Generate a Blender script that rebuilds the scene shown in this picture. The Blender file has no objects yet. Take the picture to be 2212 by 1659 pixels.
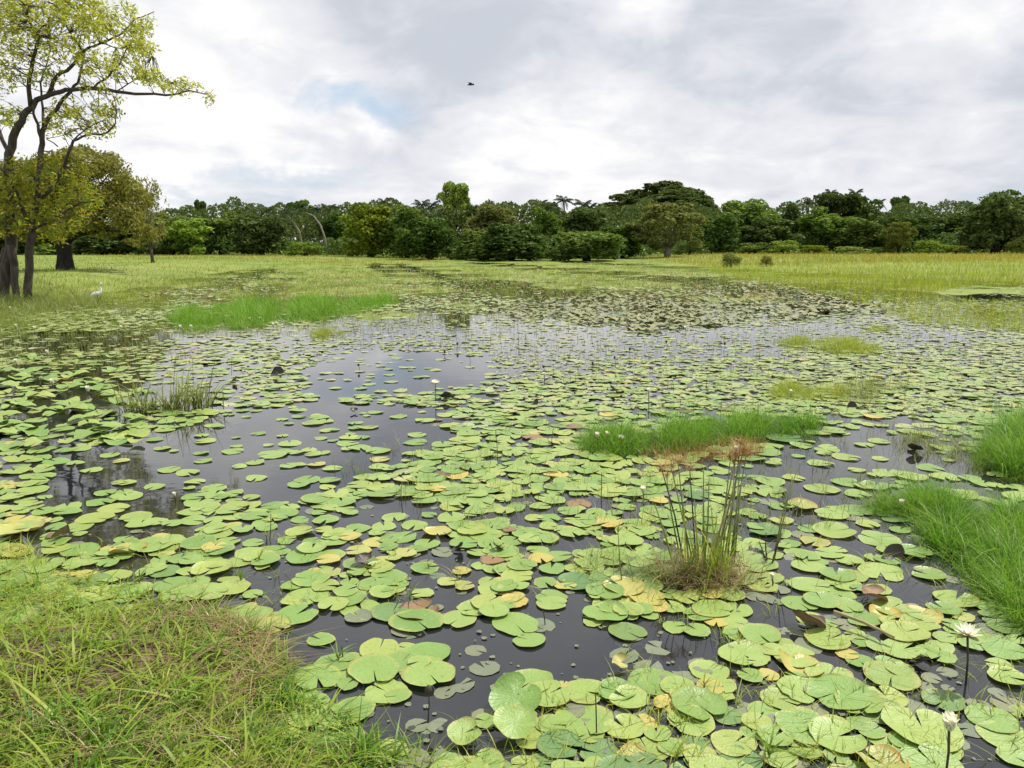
import bpy, bmesh, math
import numpy as np
from mathutils import Vector, Matrix

R = np.random.RandomState
scn = bpy.context.scene
COL = scn.collection
rad = math.radians

# ------------------------------------------------------------------ camera
CAM_H = 1.70
FPX, CX, CY = 1671.0, 1106.0, 829.5            # focal length and centre in pixels of a 2212 px wide picture
PITCH = math.atan((CY - 532.0) / FPX)
cam_d = bpy.data.cameras.new('camera'); cam = bpy.data.objects.new('camera', cam_d); COL.objects.link(cam)
cam_d.sensor_width = 36.0; cam_d.lens = 36.0 * FPX / 2212.0
cam_d.clip_start = 0.05; cam_d.clip_end = 6000
cam.location = (0, 0, CAM_H); cam.rotation_euler = (rad(90) - PITCH, 0, 0)
scn.camera = cam

# ------------------------------------------------------------------ render / exposure
scn.view_settings.view_transform = 'Standard'; scn.view_settings.look = 'None'
scn.view_settings.exposure = 0.22; scn.view_settings.gamma = 1.0
scn.view_settings.use_curve_mapping = False
scn.cycles.use_denoising = True
scn.cycles.max_bounces = 6; scn.cycles.diffuse_bounces = 3; scn.cycles.glossy_bounces = 3
scn.cycles.transmission_bounces = 4; scn.cycles.transparent_max_bounces = 6

# ------------------------------------------------------------------ sun
SUN_DIR = Vector((0.42, 0.30, 0.86)).normalized()
sun_d = bpy.data.lights.new('sun', 'SUN'); sun = bpy.data.objects.new('sun', sun_d); COL.objects.link(sun)
sun_d.energy = 5.0; sun_d.angle = rad(1.2); sun_d.color = (1.0, 0.965, 0.90)
sun.location = (0, 0, 60)
sun.rotation_euler = SUN_DIR.to_track_quat('Z', 'Y').to_euler()

# ------------------------------------------------------------------ pixel -> world
cp, sp = math.cos(PITCH), math.sin(PITCH)
def ray(px, py):
    a = (np.asarray(px, float) - CX) / FPX; b = (np.asarray(py, float) - CY) / FPX
    return np.stack(np.broadcast_arrays(a, cp - sp * b, -sp - cp * b), -1)
def V2W(px, py, z=0.0):
    d = ray(px, py); t = (z - CAM_H) / d[..., 2]
    return np.array([0, 0, CAM_H]) + d * t[..., None]
def AT(px, py, Y):
    d = ray(px, py); t = Y / d[..., 1]
    return np.array([0, 0, CAM_H]) + d * np.asarray(t)[..., None]
def W2V(P):
    P = np.asarray(P, float) - np.array([0, 0, CAM_H])
    f = P[..., 1] * cp - P[..., 2] * sp; u = P[..., 1] * sp + P[..., 2] * cp
    return np.stack([CX + FPX * P[..., 0] / f, CY - FPX * u / f], -1)

# ------------------------------------------------------------------ world: broken cloud over a Nishita sky
world = bpy.data.worlds.new('World'); scn.world = world; world.use_nodes = True
class NT:
    def __init__(s, tree): s.t = tree; s.n = tree.nodes; s.l = tree.links; s.n.clear()
    def add(s, typ, **kw):
        n = s.n.new(typ)
        for k, v in kw.items():
            if k == 'ins':
                for i, x in v.items():
                    if hasattr(x, 'is_output'): s.l.new(x, n.inputs[i])
                    else: n.inputs[i].default_value = x
            else: setattr(n, k, v)
        return n
    def math(s, op, a, b=0.0, c=0.0, clamp=False):
        return s.add('ShaderNodeMath', operation=op, use_clamp=clamp, ins={0: a, 1: b, 2: c}).outputs[0]
    def vmath(s, op, a, b=(0, 0, 0)):
        n = s.add('ShaderNodeVectorMath', operation=op, ins={0: a, 1: b})
        return n.outputs['Value'] if op in ('DOT_PRODUCT', 'LENGTH') else n.outputs[0]
    def mix(s, f, a, b):
        n = s.add('ShaderNodeMix', data_type='RGBA')
        for i, x in ((0, f), (6, a), (7, b)):
            if hasattr(x, 'is_output'): s.l.new(x, n.inputs[i])
            else: n.inputs[i].default_value = x if i == 0 or len(x) == 4 else (*x, 1)
        return n.outputs[2]
    def ramp(s, f, a, b, smooth=True):
        return s.add('ShaderNodeMapRange', interpolation_type='SMOOTHSTEP' if smooth else 'LINEAR',
                     ins={0: f, 1: a, 2: b, 3: 0.0, 4: 1.0}).outputs[0]
    def noise(s, vec, scale, detail=4, rough=.55, dist=0.0, out=0):
        n = s.add('ShaderNodeTexNoise', ins={'Scale': scale, 'Detail': detail, 'Roughness': rough, 'Distortion': dist})
        if vec is not None: s.l.new(vec, n.inputs['Vector'])
        return n.outputs[out]

w = NT(world.node_tree)
sky = w.add('ShaderNodeTexSky', sky_type='NISHITA', sun_disc=False)
sky.sun_elevation = math.asin(SUN_DIR.z); sky.sun_rotation = math.atan2(SUN_DIR.x, SUN_DIR.y)
sky.air_density = 1.0; sky.dust_density = 1.5; sky.ozone_density = 1.0
tc = w.add('ShaderNodeTexCoord').outputs['Generated']
dirn = w.vmath('NORMALIZE', tc)
sep = w.add('ShaderNodeSeparateXYZ', ins={0: dirn})
zz = w.math('ADD', w.math('MAXIMUM', sep.outputs[2], 0.0), 0.30)
plane = w.add('ShaderNodeCombineXYZ', ins={0: w.math('DIVIDE', sep.outputs[0], zz), 1: w.math('DIVIDE', sep.outputs[1], zz), 2: 0.0}).outputs[0]
n_big = w.noise(plane, 1.5, 6, .55, .3)
n_mid = w.noise(w.vmath('ADD', plane, (7.3, 2.1, 4.0)), 4.2, 7, .58, .4)
warp = w.vmath('SCALE', w.vmath('SUBTRACT', w.noise(dirn, 5.0, 5, .6, 0, 1), (.5, .5, .5)))
warp.node.inputs['Scale'].default_value = 0.22
wd = w.vmath('NORMALIZE', w.vmath('ADD', dirn, warp))
def blob(px, py, r_in, r_out, sx=1.0):
    d = ray(px, py); d = d / np.linalg.norm(d)
    # flattened blob: squash the vertical offset
    off = w.vmath('SUBTRACT', wd, tuple(d))
    off = w.vmath('MULTIPLY', off, (1.0, 1.0, sx))
    return w.ramp(w.vmath('LENGTH', off), r_out, r_in)
bright = w.math('ADD', w.math('MULTIPLY', n_big, 0.9), w.math('MULTIPLY', n_mid, 1.05))
bright = w.math('SUBTRACT', bright, 0.47)
def addb(v, b, wgt): return w.math('ADD', v, w.math('MULTIPLY', b, wgt))
for (px, py, ri, ro, sx, wg) in [
        (960, 70, .03, .26, 1.6, -.30), (1620, 170, .05, .34, 2.2, -.22), (2150, 230, .03, .22, 1.6, -.24),
        (1300, 330, .05, .30, 2.6, .34), (330, 300, .05, .28, 1.4, .26), (520, 90, .03, .2, 1.2, .10),
        (1380, 5, .01, .09, 1.6, .30), (2010, 60, .01, .12, 1.2, .28), (900, 330, .02, .12, 2.4, -.12),
        (560, 390, .02, .16, 3.0, -.20), (790, 300, .005, .05, 2.2, .30), (600, 350, .005, .05, 1.8, .22), (1990, 330, .03, .2, 2.6, .18)]:
    bright = addb(bright, blob(px, py, ri, ro, sx), wg)
cl = w.mix(w.ramp(bright, .12, .58), (5.2, 5.5, 6.1), (7.1, 7.2, 7.6))
cl = w.mix(w.ramp(bright, .50, .95), cl, (9.2, 9.1, 9.0))
gap = w.math('ADD', w.math('MULTIPLY', blob(770, 235, .02, .10, 2.6), 1.0),
             w.math('MULTIPLY', blob(520, 395, .02, .17, 4.0), .55))
gap = w.math('ADD', gap, w.math('MULTIPLY', w.ramp(n_big, .36, .26), .6), clamp=True)
gap = w.math('MULTIPLY', gap, w.math('MULTIPLY', w.ramp(n_mid, .64, .38), .72), clamp=True)
blue = w.mix(0.55, sky.outputs[0], (5.0, 7.0, 9.0))
colr = w.mix(gap, cl, blue)
bg = w.add('ShaderNodeBackground', ins={0: colr, 1: 0.10})
w.l.new(bg.outputs[0], w.add('ShaderNodeOutputWorld').inputs[0])

# ------------------------------------------------------------------ helpers
def tag(o, label=None, cat=None, group=None, kind=None):
    if label: o['label'] = label
    if cat: o['category'] = cat
    if group: o['group'] = group
    if kind: o['kind'] = kind
    return o
def mesh_np(name, V, F, uv=None, smooth=False):
    V = np.asarray(V, np.float32); F = np.asarray(F, np.int32)
    me = bpy.data.meshes.new(name); k = F.shape[1]; m = len(F)
    me.vertices.add(len(V)); me.vertices.foreach_set('co', V.ravel())
    me.loops.add(m * k); me.loops.foreach_set('vertex_index', F.ravel())
    me.polygons.add(m); me.polygons.foreach_set('loop_start', np.arange(m, dtype=np.int32) * k)
    me.polygons.foreach_set('loop_total', np.full(m, k, np.int32))
    if smooth: me.polygons.foreach_set('use_smooth', np.ones(m, bool))
    if uv is not None:
        l = me.uv_layers.new(name='UVMap'); l.data.foreach_set('uv', np.asarray(uv, np.float32)[F.ravel()].ravel())
    me.update(calc_edges=True); me.validate()
    return me
def ob(name, me, mat=None, parent=None, loc=(0, 0, 0), rot=(0, 0, 0), scale=(1, 1, 1)):
    o = bpy.data.objects.new(name, me); COL.objects.link(o)
    if mat is not None and me is not None and len(me.materials) == 0: me.materials.append(mat)
    o.parent = parent; o.location = loc; o.rotation_euler = rot; o.scale = scale
    return o
def empty(name, loc, rz=0.0, s=1.0):
    o = bpy.data.objects.new(name, None); COL.objects.link(o)
    o.empty_display_size = 0.1; o.location = loc; o.rotation_euler = (0, 0, rz); o.scale = (s,) * 3 if np.isscalar(s) else s
    return o
def copy_tree(o, parent=None):
    c = o.copy(); COL.objects.link(c); c.parent = parent
    for ch in list(o.children): copy_tree(ch, c)
    return c
class MB:                                     # mixed tri/quad builder stored as quads-or-tris lists
    def __init__(s): s.v = []; s.f = []; s.n = 0
    def add(s, V, F):
        V = np.asarray(V, float); s.v.append(V); s.f += [tuple(int(i) + s.n for i in f) for f in F]; s.n += len(V)
    def tube(s, pts, radii, n=6, cap=True):
        P = np.asarray(pts, float); m = len(P); rr = np.asarray(radii, float)
        T = np.gradient(P, axis=0); T /= np.linalg.norm(T, axis=1)[:, None] + 1e-9
        ref = np.array([0.31, 0.95, 0.05]) if abs(T[0] @ np.array([0.31, .95, .05])) < .9 else np.array([1., 0, 0])
        A = np.cross(T, ref); A /= np.linalg.norm(A, axis=1)[:, None] + 1e-9
        B = np.cross(T, A)
        th = np.arange(n) / n * 2 * math.pi
        V = P[:, None] + rr[:, None, None] * (A[:, None] * np.cos(th)[None, :, None] + B[:, None] * np.sin(th)[None, :, None])
        F = [(i * n + j, i * n + (j + 1) % n, (i + 1) * n + (j + 1) % n, (i + 1) * n + j) for i in range(m - 1) for j in range(n)]
        if cap: F += [tuple(range(n))[::-1], tuple((m - 1) * n + j for j in range(n))]
        s.add(V.reshape(-1, 3), F)
    def ellip(s, c, r, nu=10, nv=7, rot=None):
        V = [(0, 0, -1)]
        for i in range(1, nv):
            a = -math.pi / 2 + math.pi * i / nv
            V += [(math.cos(a) * math.cos(2 * math.pi * j / nu), math.cos(a) * math.sin(2 * math.pi * j / nu), math.sin(a)) for j in range(nu)]
        V.append((0, 0, 1)); V = np.array(V) * np.array(r)
        if rot is not None: V = V @ np.array(rot).T
        F = [(0, 1 + (j + 1) % nu, 1 + j) for j in range(nu)]
        for i in range(nv - 2):
            F += [(1 + i * nu + j, 1 + i * nu + (j + 1) % nu, 1 + (i + 1) * nu + (j + 1) % nu, 1 + (i + 1) * nu + j) for j in range(nu)]
        l = len(V) - 1; F += [(l - nu + j, l - nu + (j + 1) % nu, l) for j in range(nu)]
        s.add(V + np.array(c), F)
    def mesh(s, name, smooth=True, origin=None):
        V = np.concatenate(s.v) if s.v else np.zeros((0, 3))
        if origin is not None: V = V - np.asarray(origin)
        me = bpy.data.meshes.new(name); me.from_pydata(V.tolist(), [], s.f)
        if smooth: me.polygons.foreach_set('use_smooth', np.ones(len(me.polygons), bool))
        me.update(); return me

# ------------------------------------------------------------------ materials
def new_mat(name):
    m = bpy.data.materials.new(name); m.use_nodes = True
    return m, NT(m.node_tree)
def var_value(t):                             # one random number per leaf / blade / pad and per object
    a = t.add('ShaderNodeNewGeometry').outputs['Random Per Island']
    b = t.add('ShaderNodeObjectInfo').outputs['Random']
    return t.math('FRACT', t.math('ADD', a, t.math('MULTIPLY', b, 3.7)))
def leaf_mat(name, cols, trans=.35, gloss=.06, rough=.45, patch=None, patch_scale=.3, objvar=0.0):
    """cols: list of colours picked per leaf; patch: extra colour in broad world-space patches"""
    m, t = new_mat(name)
    v = t.add('ShaderNodeNewGeometry').outputs['Random Per Island']
    cr = t.add('ShaderNodeValToRGB', ins={0: v}); e = cr.color_ramp.elements
    while len(e) < len(cols): e.new(.5)
    for i, c in enumerate(cols): e[i].position = i / max(1, len(cols) - 1); e[i].color = (*c, 1)
    col = cr.outputs[0]
    pos = t.add('ShaderNodeNewGeometry').outputs['Position']
    if patch:
        col = t.mix(t.ramp(t.noise(pos, patch_scale, 3), .45, .62), col, patch)
    if objvar:
        r = t.add('ShaderNodeObjectInfo').outputs['Random']
        hs = t.add('ShaderNodeHueSaturation', ins={'Hue': t.math('ADD', .5, t.math('MULTIPLY', t.math('SUBTRACT', r, .5), objvar * .06)),
                   'Saturation': t.math('ADD', 1 - objvar * .2, t.math('MULTIPLY', r, objvar * .3)),
                   'Value': t.math('ADD', 1 - objvar * .5, t.math('MULTIPLY', t.math('FRACT', t.math('MULTIPLY', r, 7.31)), objvar)), 'Color': col})
        col = hs.outputs[0]
    d = t.add('ShaderNodeBsdfDiffuse', ins={0: col})
    tr = t.add('ShaderNodeBsdfTranslucent', ins={0: t.mix(.35, col, tuple(min(1, c * s) for c, s in zip(cols[len(cols) // 2], (1.5, 1.5, .6))))})
    g = t.add('ShaderNodeBsdfGlossy', ins={0: (1, 1, 1, 1), 1: rough})
    m1 = t.add('ShaderNodeMixShader', ins={0: trans, 1: d.outputs[0], 2: tr.outputs[0]})
    m2 = t.add('ShaderNodeMixShader', ins={0: gloss, 1: m1.outputs[0], 2: g.outputs[0]})
    t.l.new(m2.outputs[0], t.add('ShaderNodeOutputMaterial').inputs[0])
    return m
def solid(name, c1, c2=None, scale=6.0, rough=.8, bump=0.0, detail=6, coord='Object', stretch=(1, 1, 1)):
    m, t = new_mat(name)
    p = t.add('ShaderNodeTexCoord').outputs[coord]
    p = t.vmath('MULTIPLY', p, stretch)
    n = t.noise(p, scale, detail, .6)
    col = t.mix(t.ramp(n, .35, .65), c1, c2 or c1)
    b = t.add('ShaderNodeBsdfPrincipled', ins={'Base Color': col, 'Roughness': rough, 'Specular IOR Level': .25})
    if bump:
        bn = t.add('ShaderNodeBump', ins={'Strength': bump, 'Distance': .03, 'Height': n}); t.l.new(bn.outputs[0], b.inputs['Normal'])
    t.l.new(b.outputs[0], t.add('ShaderNodeOutputMaterial').inputs[0])
    return m
def pad_mat(name, base, base2, rim, rim_amt, spot, spot_amt, rough=.38):
    m, t = new_mat(name)
    uv = t.add('ShaderNodeUVMap').outputs[0]
    s = t.add('ShaderNodeSeparateXYZ', ins={0: uv})
    ang = t.math('ARCTAN2', s.outputs[1], s.outputs[0]); r = t.vmath('LENGTH', uv)
    v = var_value(t)
    off = t.add('ShaderNodeCombineXYZ', ins={0: t.math('MULTIPLY', v, 37.0), 1: t.math('MULTIPLY', v, 91.0), 2: 0.0}).outputs[0]
    pp = t.vmath('ADD', uv, off)
    n1 = t.noise(pp, 1.6, 4, .6); n2 = t.noise(pp, 7.0, 5, .65)
    col = t.mix(v, base, base2)
    col = t.mix(t.math('MULTIPLY', t.ramp(n1, .42, .7), .35), col, tuple(c * f for c, f in zip(base, (1.22, 1.08, .9))))
    fr = lambda k: t.math('FRACT', t.math('MULTIPLY', v, k))
    col = t.mix(t.math('MULTIPLY', t.ramp(fr(7.9), .62, .95), .55), col, tuple(min(.6, c * f) for c, f in zip(base2, (1.22, 1.0, .8))))
    col = t.mix(t.math('MULTIPLY', t.ramp(fr(3.3), .70, 1.0), .6), col, tuple(c * f for c, f in zip(base, (.62, .74, .66))))
    col = t.mix(t.math('MULTIPLY', t.ramp(n2, .40, .72), .28), col, tuple(c * .72 for c in base))
    col = t.mix(t.math('MULTIPLY', t.ramp(t.noise(pp, 2.7, 3, .7), .58, .78), t.math('MULTIPLY', t.ramp(fr(13.1), .35, .8), .75)), col, rim)
    # radial veins, forking towards the rim
    wob = t.math('ADD', ang, t.math('MULTIPLY', t.math('SUBTRACT', n2, .5), .10))
    v1 = t.ramp(t.math('ABSOLUTE', t.math('SINE', t.math('MULTIPLY', wob, 8.0))), .16, .0)
    v2 = t.math('MULTIPLY', t.ramp(t.math('ABSOLUTE', t.math('SINE', t.math('MULTIPLY', wob, 16.0))), .2, .0), t.ramp(r, .5, .7))
    vein = t.math('MAXIMUM', v1, t.math('MULTIPLY', v2, .6))
    col = t.mix(t.math('MULTIPLY', vein, .30), col, tuple(min(.8, c * 1.45) for c in base2))
    rm = t.math('MULTIPLY', t.ramp(t.math('ADD', r, t.math('MULTIPLY', t.math('SUBTRACT', n1, .5), .9)), .78, 1.02), rim_amt)
    rm = t.math('MULTIPLY', rm, t.ramp(t.math('FRACT', t.math('MULTIPLY', v, 5.3)), .1, .6))
    col = t.mix(rm, col, rim)
    col = t.mix(t.math('MULTIPLY', t.ramp(t.math('ADD', r, t.math('MULTIPLY', t.math('SUBTRACT', n2, .5), .12)), .93, 1.0), t.math('MULTIPLY', fr(17.7), .55)), col, spot)
    sp_ = t.math('MULTIPLY', t.ramp(n2, .61, .67), t.math('MULTIPLY', spot_amt, t.ramp(t.math('FRACT', t.math('MULTIPLY', v, 11.7)), .2, .8)))
    col = t.mix(sp_, col, spot)
    h = t.math('ADD', t.math('MULTIPLY', vein, -.5), t.math('MULTIPLY', n2, .7))
    bn = t.add('ShaderNodeBump', ins={'Strength': .5, 'Distance': .008, 'Height': h})
    b = t.add('ShaderNodeBsdfPrincipled', ins={'Base Color': col, 'Roughness': rough, 'Specular IOR Level': .6, 'Normal': bn.outputs[0]})
    tr = t.add('ShaderNodeBsdfTranslucent', ins={0: col})
    mx = t.add('ShaderNodeMixShader', ins={0: .10, 1: b.outputs[0], 2: tr.outputs[0]})
    t.l.new(mx.outputs[0], t.add('ShaderNodeOutputMaterial').inputs[0])
    return m

M = {}
M['pad'] = pad_mat('lily pad green', (.165, .29, .055), (.29, .38, .09), (.38, .37, .09), .55, (.19, .13, .05), .9)
M['pad_dark'] = pad_mat('lily pad deep green', (.10, .20, .055), (.14, .24, .06), (.30, .30, .07), .5, (.10, .08, .03), .6)
M['pad_yellow'] = pad_mat('lily pad yellowing', (.33, .37, .10), (.42, .37, .085), (.50, .32, .06), .9, (.28, .16, .05), 1.0)
M['pad_brown'] = pad_mat('lily pad withered', (.17, .105, .055), (.24, .15, .07), (.10, .06, .035), 1.0, (.05, .03, .02), 1.0, .6)
M['pad_dull'] = pad_mat('lily pad silted', (.15, .18, .105), (.17, .19, .11), (.17, .16, .09), .6, (.10, .09, .06), .8, .5)
M['pad_pale_sheen'] = pad_mat('lily pad pale painted sheen', (.23, .31, .09), (.38, .42, .16), (.38, .36, .17), .6, (.18, .15, .09), .6, .30)  # sky sheen of the far pads is put into this paler base colour
M['pad_olive'] = pad_mat('lily pad olive', (.17, .20, .07), (.27, .28, .12), (.26, .21, .10), .7, (.12, .09, .05), .9, .4)
M['pad_black'] = pad_mat('lily pad rotten', (.022, .018, .013), (.04, .03, .02), (.05, .035, .02), .8, (.02, .015, .01), .8, .4)
M['petal'] = leaf_mat('white petal', [(.90, .88, .80), (.90, .88, .83)], .55, .02, .5)
M['petal_pink'] = leaf_mat('blush petal', [(.84, .72, .62), (.86, .80, .70)], .35, .02, .5)
M['stamen'] = solid('yellow stamen', (.80, .62, .06), (.70, .45, .04), 60, .5)
M['sepal'] = solid('green sepal', (.16, .20, .06), (.24, .26, .10), 30, .5)
M['stem_dark'] = solid('dark lily stalk', (.035, .030, .022), (.07, .06, .035), 20, .5)
M['stem_green'] = solid('green lily stalk', (.15, .20, .07), (.20, .22, .09), 20, .5)
M['straw'] = solid('straw stalk', (.40, .34, .19), (.30, .24, .12), 12, .7)
M['bark'] = solid('grey brown bark', (.055, .045, .036), (.11, .095, .078), 9, .9, .9, stretch=(1, 1, .25))
M['bark_pale'] = solid('pale bark', (.16, .14, .11), (.25, .23, .19), 8, .9, .5, stretch=(1, 1, .3))
M['bark_dark'] = solid('dark bark', (.022, .019, .016), (.05, .043, .036), 8, .9, .9, stretch=(1, 1, .3))
M['grass_bright'] = leaf_mat('bright grass', [(.03, .10, .006), (.075, .22, .010), (.13, .30, .016), (.20, .35, .030), (.28, .35, .06)], .42, .02, .5, patch=(.18, .32, .025), patch_scale=1.3)
M['grass_yellow'] = leaf_mat('yellow green grass', [(.14, .23, .02), (.24, .33, .03), (.32, .37, .04), (.40, .37, .08)], .40, .02, .5)
M['grass_olive'] = leaf_mat('olive grass', [(.09, .14, .03), (.17, .23, .045), (.26, .30, .08), (.34, .32, .14)], .35, .02, .5)
M['grass_dry'] = leaf_mat('dry grass', [(.16, .10, .045), (.30, .20, .08), (.38, .30, .14), (.22, .15, .07)], .25, .04)
M['grass_bank'] = leaf_mat('bank grass', [(.04, .11, .010), (.09, .21, .016), (.17, .30, .026), (.26, .36, .04), (.38, .38, .08)], .40, .015, .5,
                           patch=(.24, .31, .035), patch_scale=3.0)
M['meadow'] = leaf_mat('meadow grass', [(.11, .20, .03), (.17, .26, .04), (.23, .29, .05), (.28, .29, .07)], .35, .01, patch=(.24, .29, .045), patch_scale=.10)
M['meadow_gold'] = leaf_mat('golden grass', [(.18, .19, .03), (.33, .27, .04), (.40, .30, .05), (.42, .33, .10)], .35, .01, patch=(.18, .26, .03), patch_scale=.09)
M['mat_pale'] = leaf_mat('pale water weed', [(.17, .22, .06), (.26, .31, .085), (.34, .36, .12), (.36, .30, .14)], .25, .03, .4)
M['sedge_red'] = leaf_mat('rusty sedge', [(.22, .09, .03), (.32, .14, .05), (.36, .20, .07), (.28, .22, .06)], .25, .04)
M['sprig'] = leaf_mat('bright sprig', [(.26, .34, .03), (.34, .38, .04), (.20, .30, .05)], .40, .015, .5)
M['sprig_green'] = leaf_mat('green sprig', [(.12, .24, .04), (.18, .28, .05), (.22, .30, .07)], .40, .015, .5)
TL = dict(trans=.30, gloss=.004, objvar=.45)
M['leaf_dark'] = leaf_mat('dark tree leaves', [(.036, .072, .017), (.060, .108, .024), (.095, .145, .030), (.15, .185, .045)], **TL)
M['leaf_green'] = leaf_mat('green tree leaves', [(.060, .125, .022), (.105, .185, .030), (.165, .240, .042), (.23, .28, .060)], **TL)
M['leaf_light'] = leaf_mat('light tree leaves', [(.095, .17, .026), (.165, .25, .036), (.24, .31, .052), (.29, .33, .075)], **TL)
M['leaf_yellow'] = leaf_mat('yellow green tree leaves', [(.09, .15, .018), (.16, .22, .025), (.22, .26, .03), (.27, .25, .035)], **TL)
M['leaf_olive'] = leaf_mat('olive tree leaves', [(.09, .13, .03), (.14, .185, .042), (.20, .225, .055), (.22, .20, .06)], **TL)
M['leaf_brown'] = leaf_mat('brownish tree leaves', [(.10, .12, .025), (.18, .19, .04), (.26, .23, .055), (.25, .28, .05)], .35, .01)
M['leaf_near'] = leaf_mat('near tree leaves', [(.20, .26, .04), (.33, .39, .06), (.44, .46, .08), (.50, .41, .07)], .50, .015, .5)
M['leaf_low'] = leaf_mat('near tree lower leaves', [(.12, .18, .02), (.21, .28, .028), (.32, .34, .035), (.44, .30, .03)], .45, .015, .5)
M['frond'] = leaf_mat('palm fronds', [(.028, .052, .014), (.045, .075, .02), (.065, .095, .026)], .25, .02, .5, objvar=.5)
M['frond_pale'] = leaf_mat('pale palm fronds', [(.09, .11, .05), (.13, .15, .07), (.16, .16, .09)], .2, .08, .35)
M['white'] = solid('white feathers', (.82, .82, .80), (.78, .78, .74), 20, .7)
M['beak'] = solid('yellow beak', (.75, .50, .06), (.6, .4, .05), 20, .4)
M['dark'] = solid('dark feathers', (.04, .04, .045), (.07, .07, .07), 20, .7)

# ------------------------------------------------------------------ ground
def smooth(a, b, x):
    t = np.clip((x - a) / (b - a), 0, 1); return t * t * (3 - 2 * t)
SH_X = np.array([-1500, -300, 0, 200, 330, 480, 720, 900, 1120, 1360, 1520, 1720, 1950, 2212, 2500, 3700])
SH_Y = np.array([650, 655, 658, 640, 606, 588, 574, 566, 564, 566, 575, 585, 592, 596, 598, 600])
def inpoly(px, py, poly):
    px = np.asarray(px, float); py = np.asarray(py, float); c = np.zeros(px.shape, bool); n = len(poly)
    for i in range(n):
        x1, y1 = poly[i]; x2, y2 = poly[(i + 1) % n]
        if y1 == y2: continue
        c ^= ((y1 > py) != (y2 > py)) & (px < (x2 - x1) * (py - y1) / (y2 - y1) + x1)
    return c
def pdist(px, py, poly):
    d = np.full(np.shape(px), 1e9); n = len(poly)
    for i in range(n):
        a = np.array(poly[i], float); b = np.array(poly[(i + 1) % n], float); e = b - a
        t = np.clip(((px - a[0]) * e[0] + (py - a[1]) * e[1]) / (e @ e), 0, 1)
        d = np.minimum(d, np.hypot(px - a[0] - t * e[0], py - a[1] - t * e[1]))
    return np.where(inpoly(px, py, poly), d, -d)
_bank_px = [(-500, 1350), (0, 1345), (160, 1325), (330, 1335), (470, 1370), (520, 1420), (480, 1470), (560, 1530), (600, 1600), (660, 1659)]
BANK = [tuple(V2W(x, y)[:2]) for x, y in _bank_px] + [(-.30, 1.4), (.9, .9), (3, .6), (9, .2), (12, -8), (-12, -8), (-12, 2.5)]
def wob(x, y):
    return np.sin(x * 1.7 + y * .6) * .5 + np.sin(y * 2.3 - x * .9 + 1.3) * .3 + np.sin(x * 4.1 + y * 3.7) * .2
SH2_X = np.array([-1500, -300, 0, 240, 420, 600, 760, 920, 1120, 1360, 1520, 1760, 1950, 2212, 2500, 3700])
SH2_Y = np.array([722, 722, 716, 722, 716, 702, 690, 684, 676, 662, 650, 656, 668, 684, 690, 700])
def ground_z(x, y):
    x = np.asarray(x, float); y = np.asarray(y, float)
    yy = np.maximum(y, 3.0)
    vx = CX + FPX * x / (yy * cp + 1.7 * sp)
    shore = V2W(np.full(vx.shape, CX), np.interp(vx, SH_X, SH_Y))[..., 1]
    far = (y - shore) / np.maximum(shore, 5) * 6 + wob(x * .15, y * .15) * .5 + wob(x * .6, y * .5) * .35
    zf = -.45 + .55 * smooth(-.6, .4, far) + .30 * smooth(.3, 3.5, far) + 1.2 * smooth(120, 420, y)
    shore2 = V2W(np.full(vx.shape, CX), np.interp(vx, SH2_X, SH2_Y))[..., 1]
    far2 = (y - shore2) / np.maximum(shore2, 5) * 6 + wob(x * .25, y * .25) * 1.3 + wob(x * 1.1, y * .9) * .6
    zf = np.maximum(zf, -.45 + .472 * smooth(-.5, .35, far2) - .04 * (1 - smooth(.8, 6.0, far2)) - .012)
    bd = pdist(x, y, BANK) + wob(x * 1.6, y * 1.6) * .06
    zb = -.45 + .47 * smooth(-.35, .05, bd) + .09 * smooth(.0, .5, bd) + .02 * wob(x * 3, y * 3) * smooth(0, .3, bd)
    return np.maximum(zf, zb) + (.02 + .045 * smooth(14, 22, y) * smooth(100, 70, y)) * (wob(x * .32, y * .26) * .75 + wob(x * 1.4, y * .8) * .5)
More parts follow.
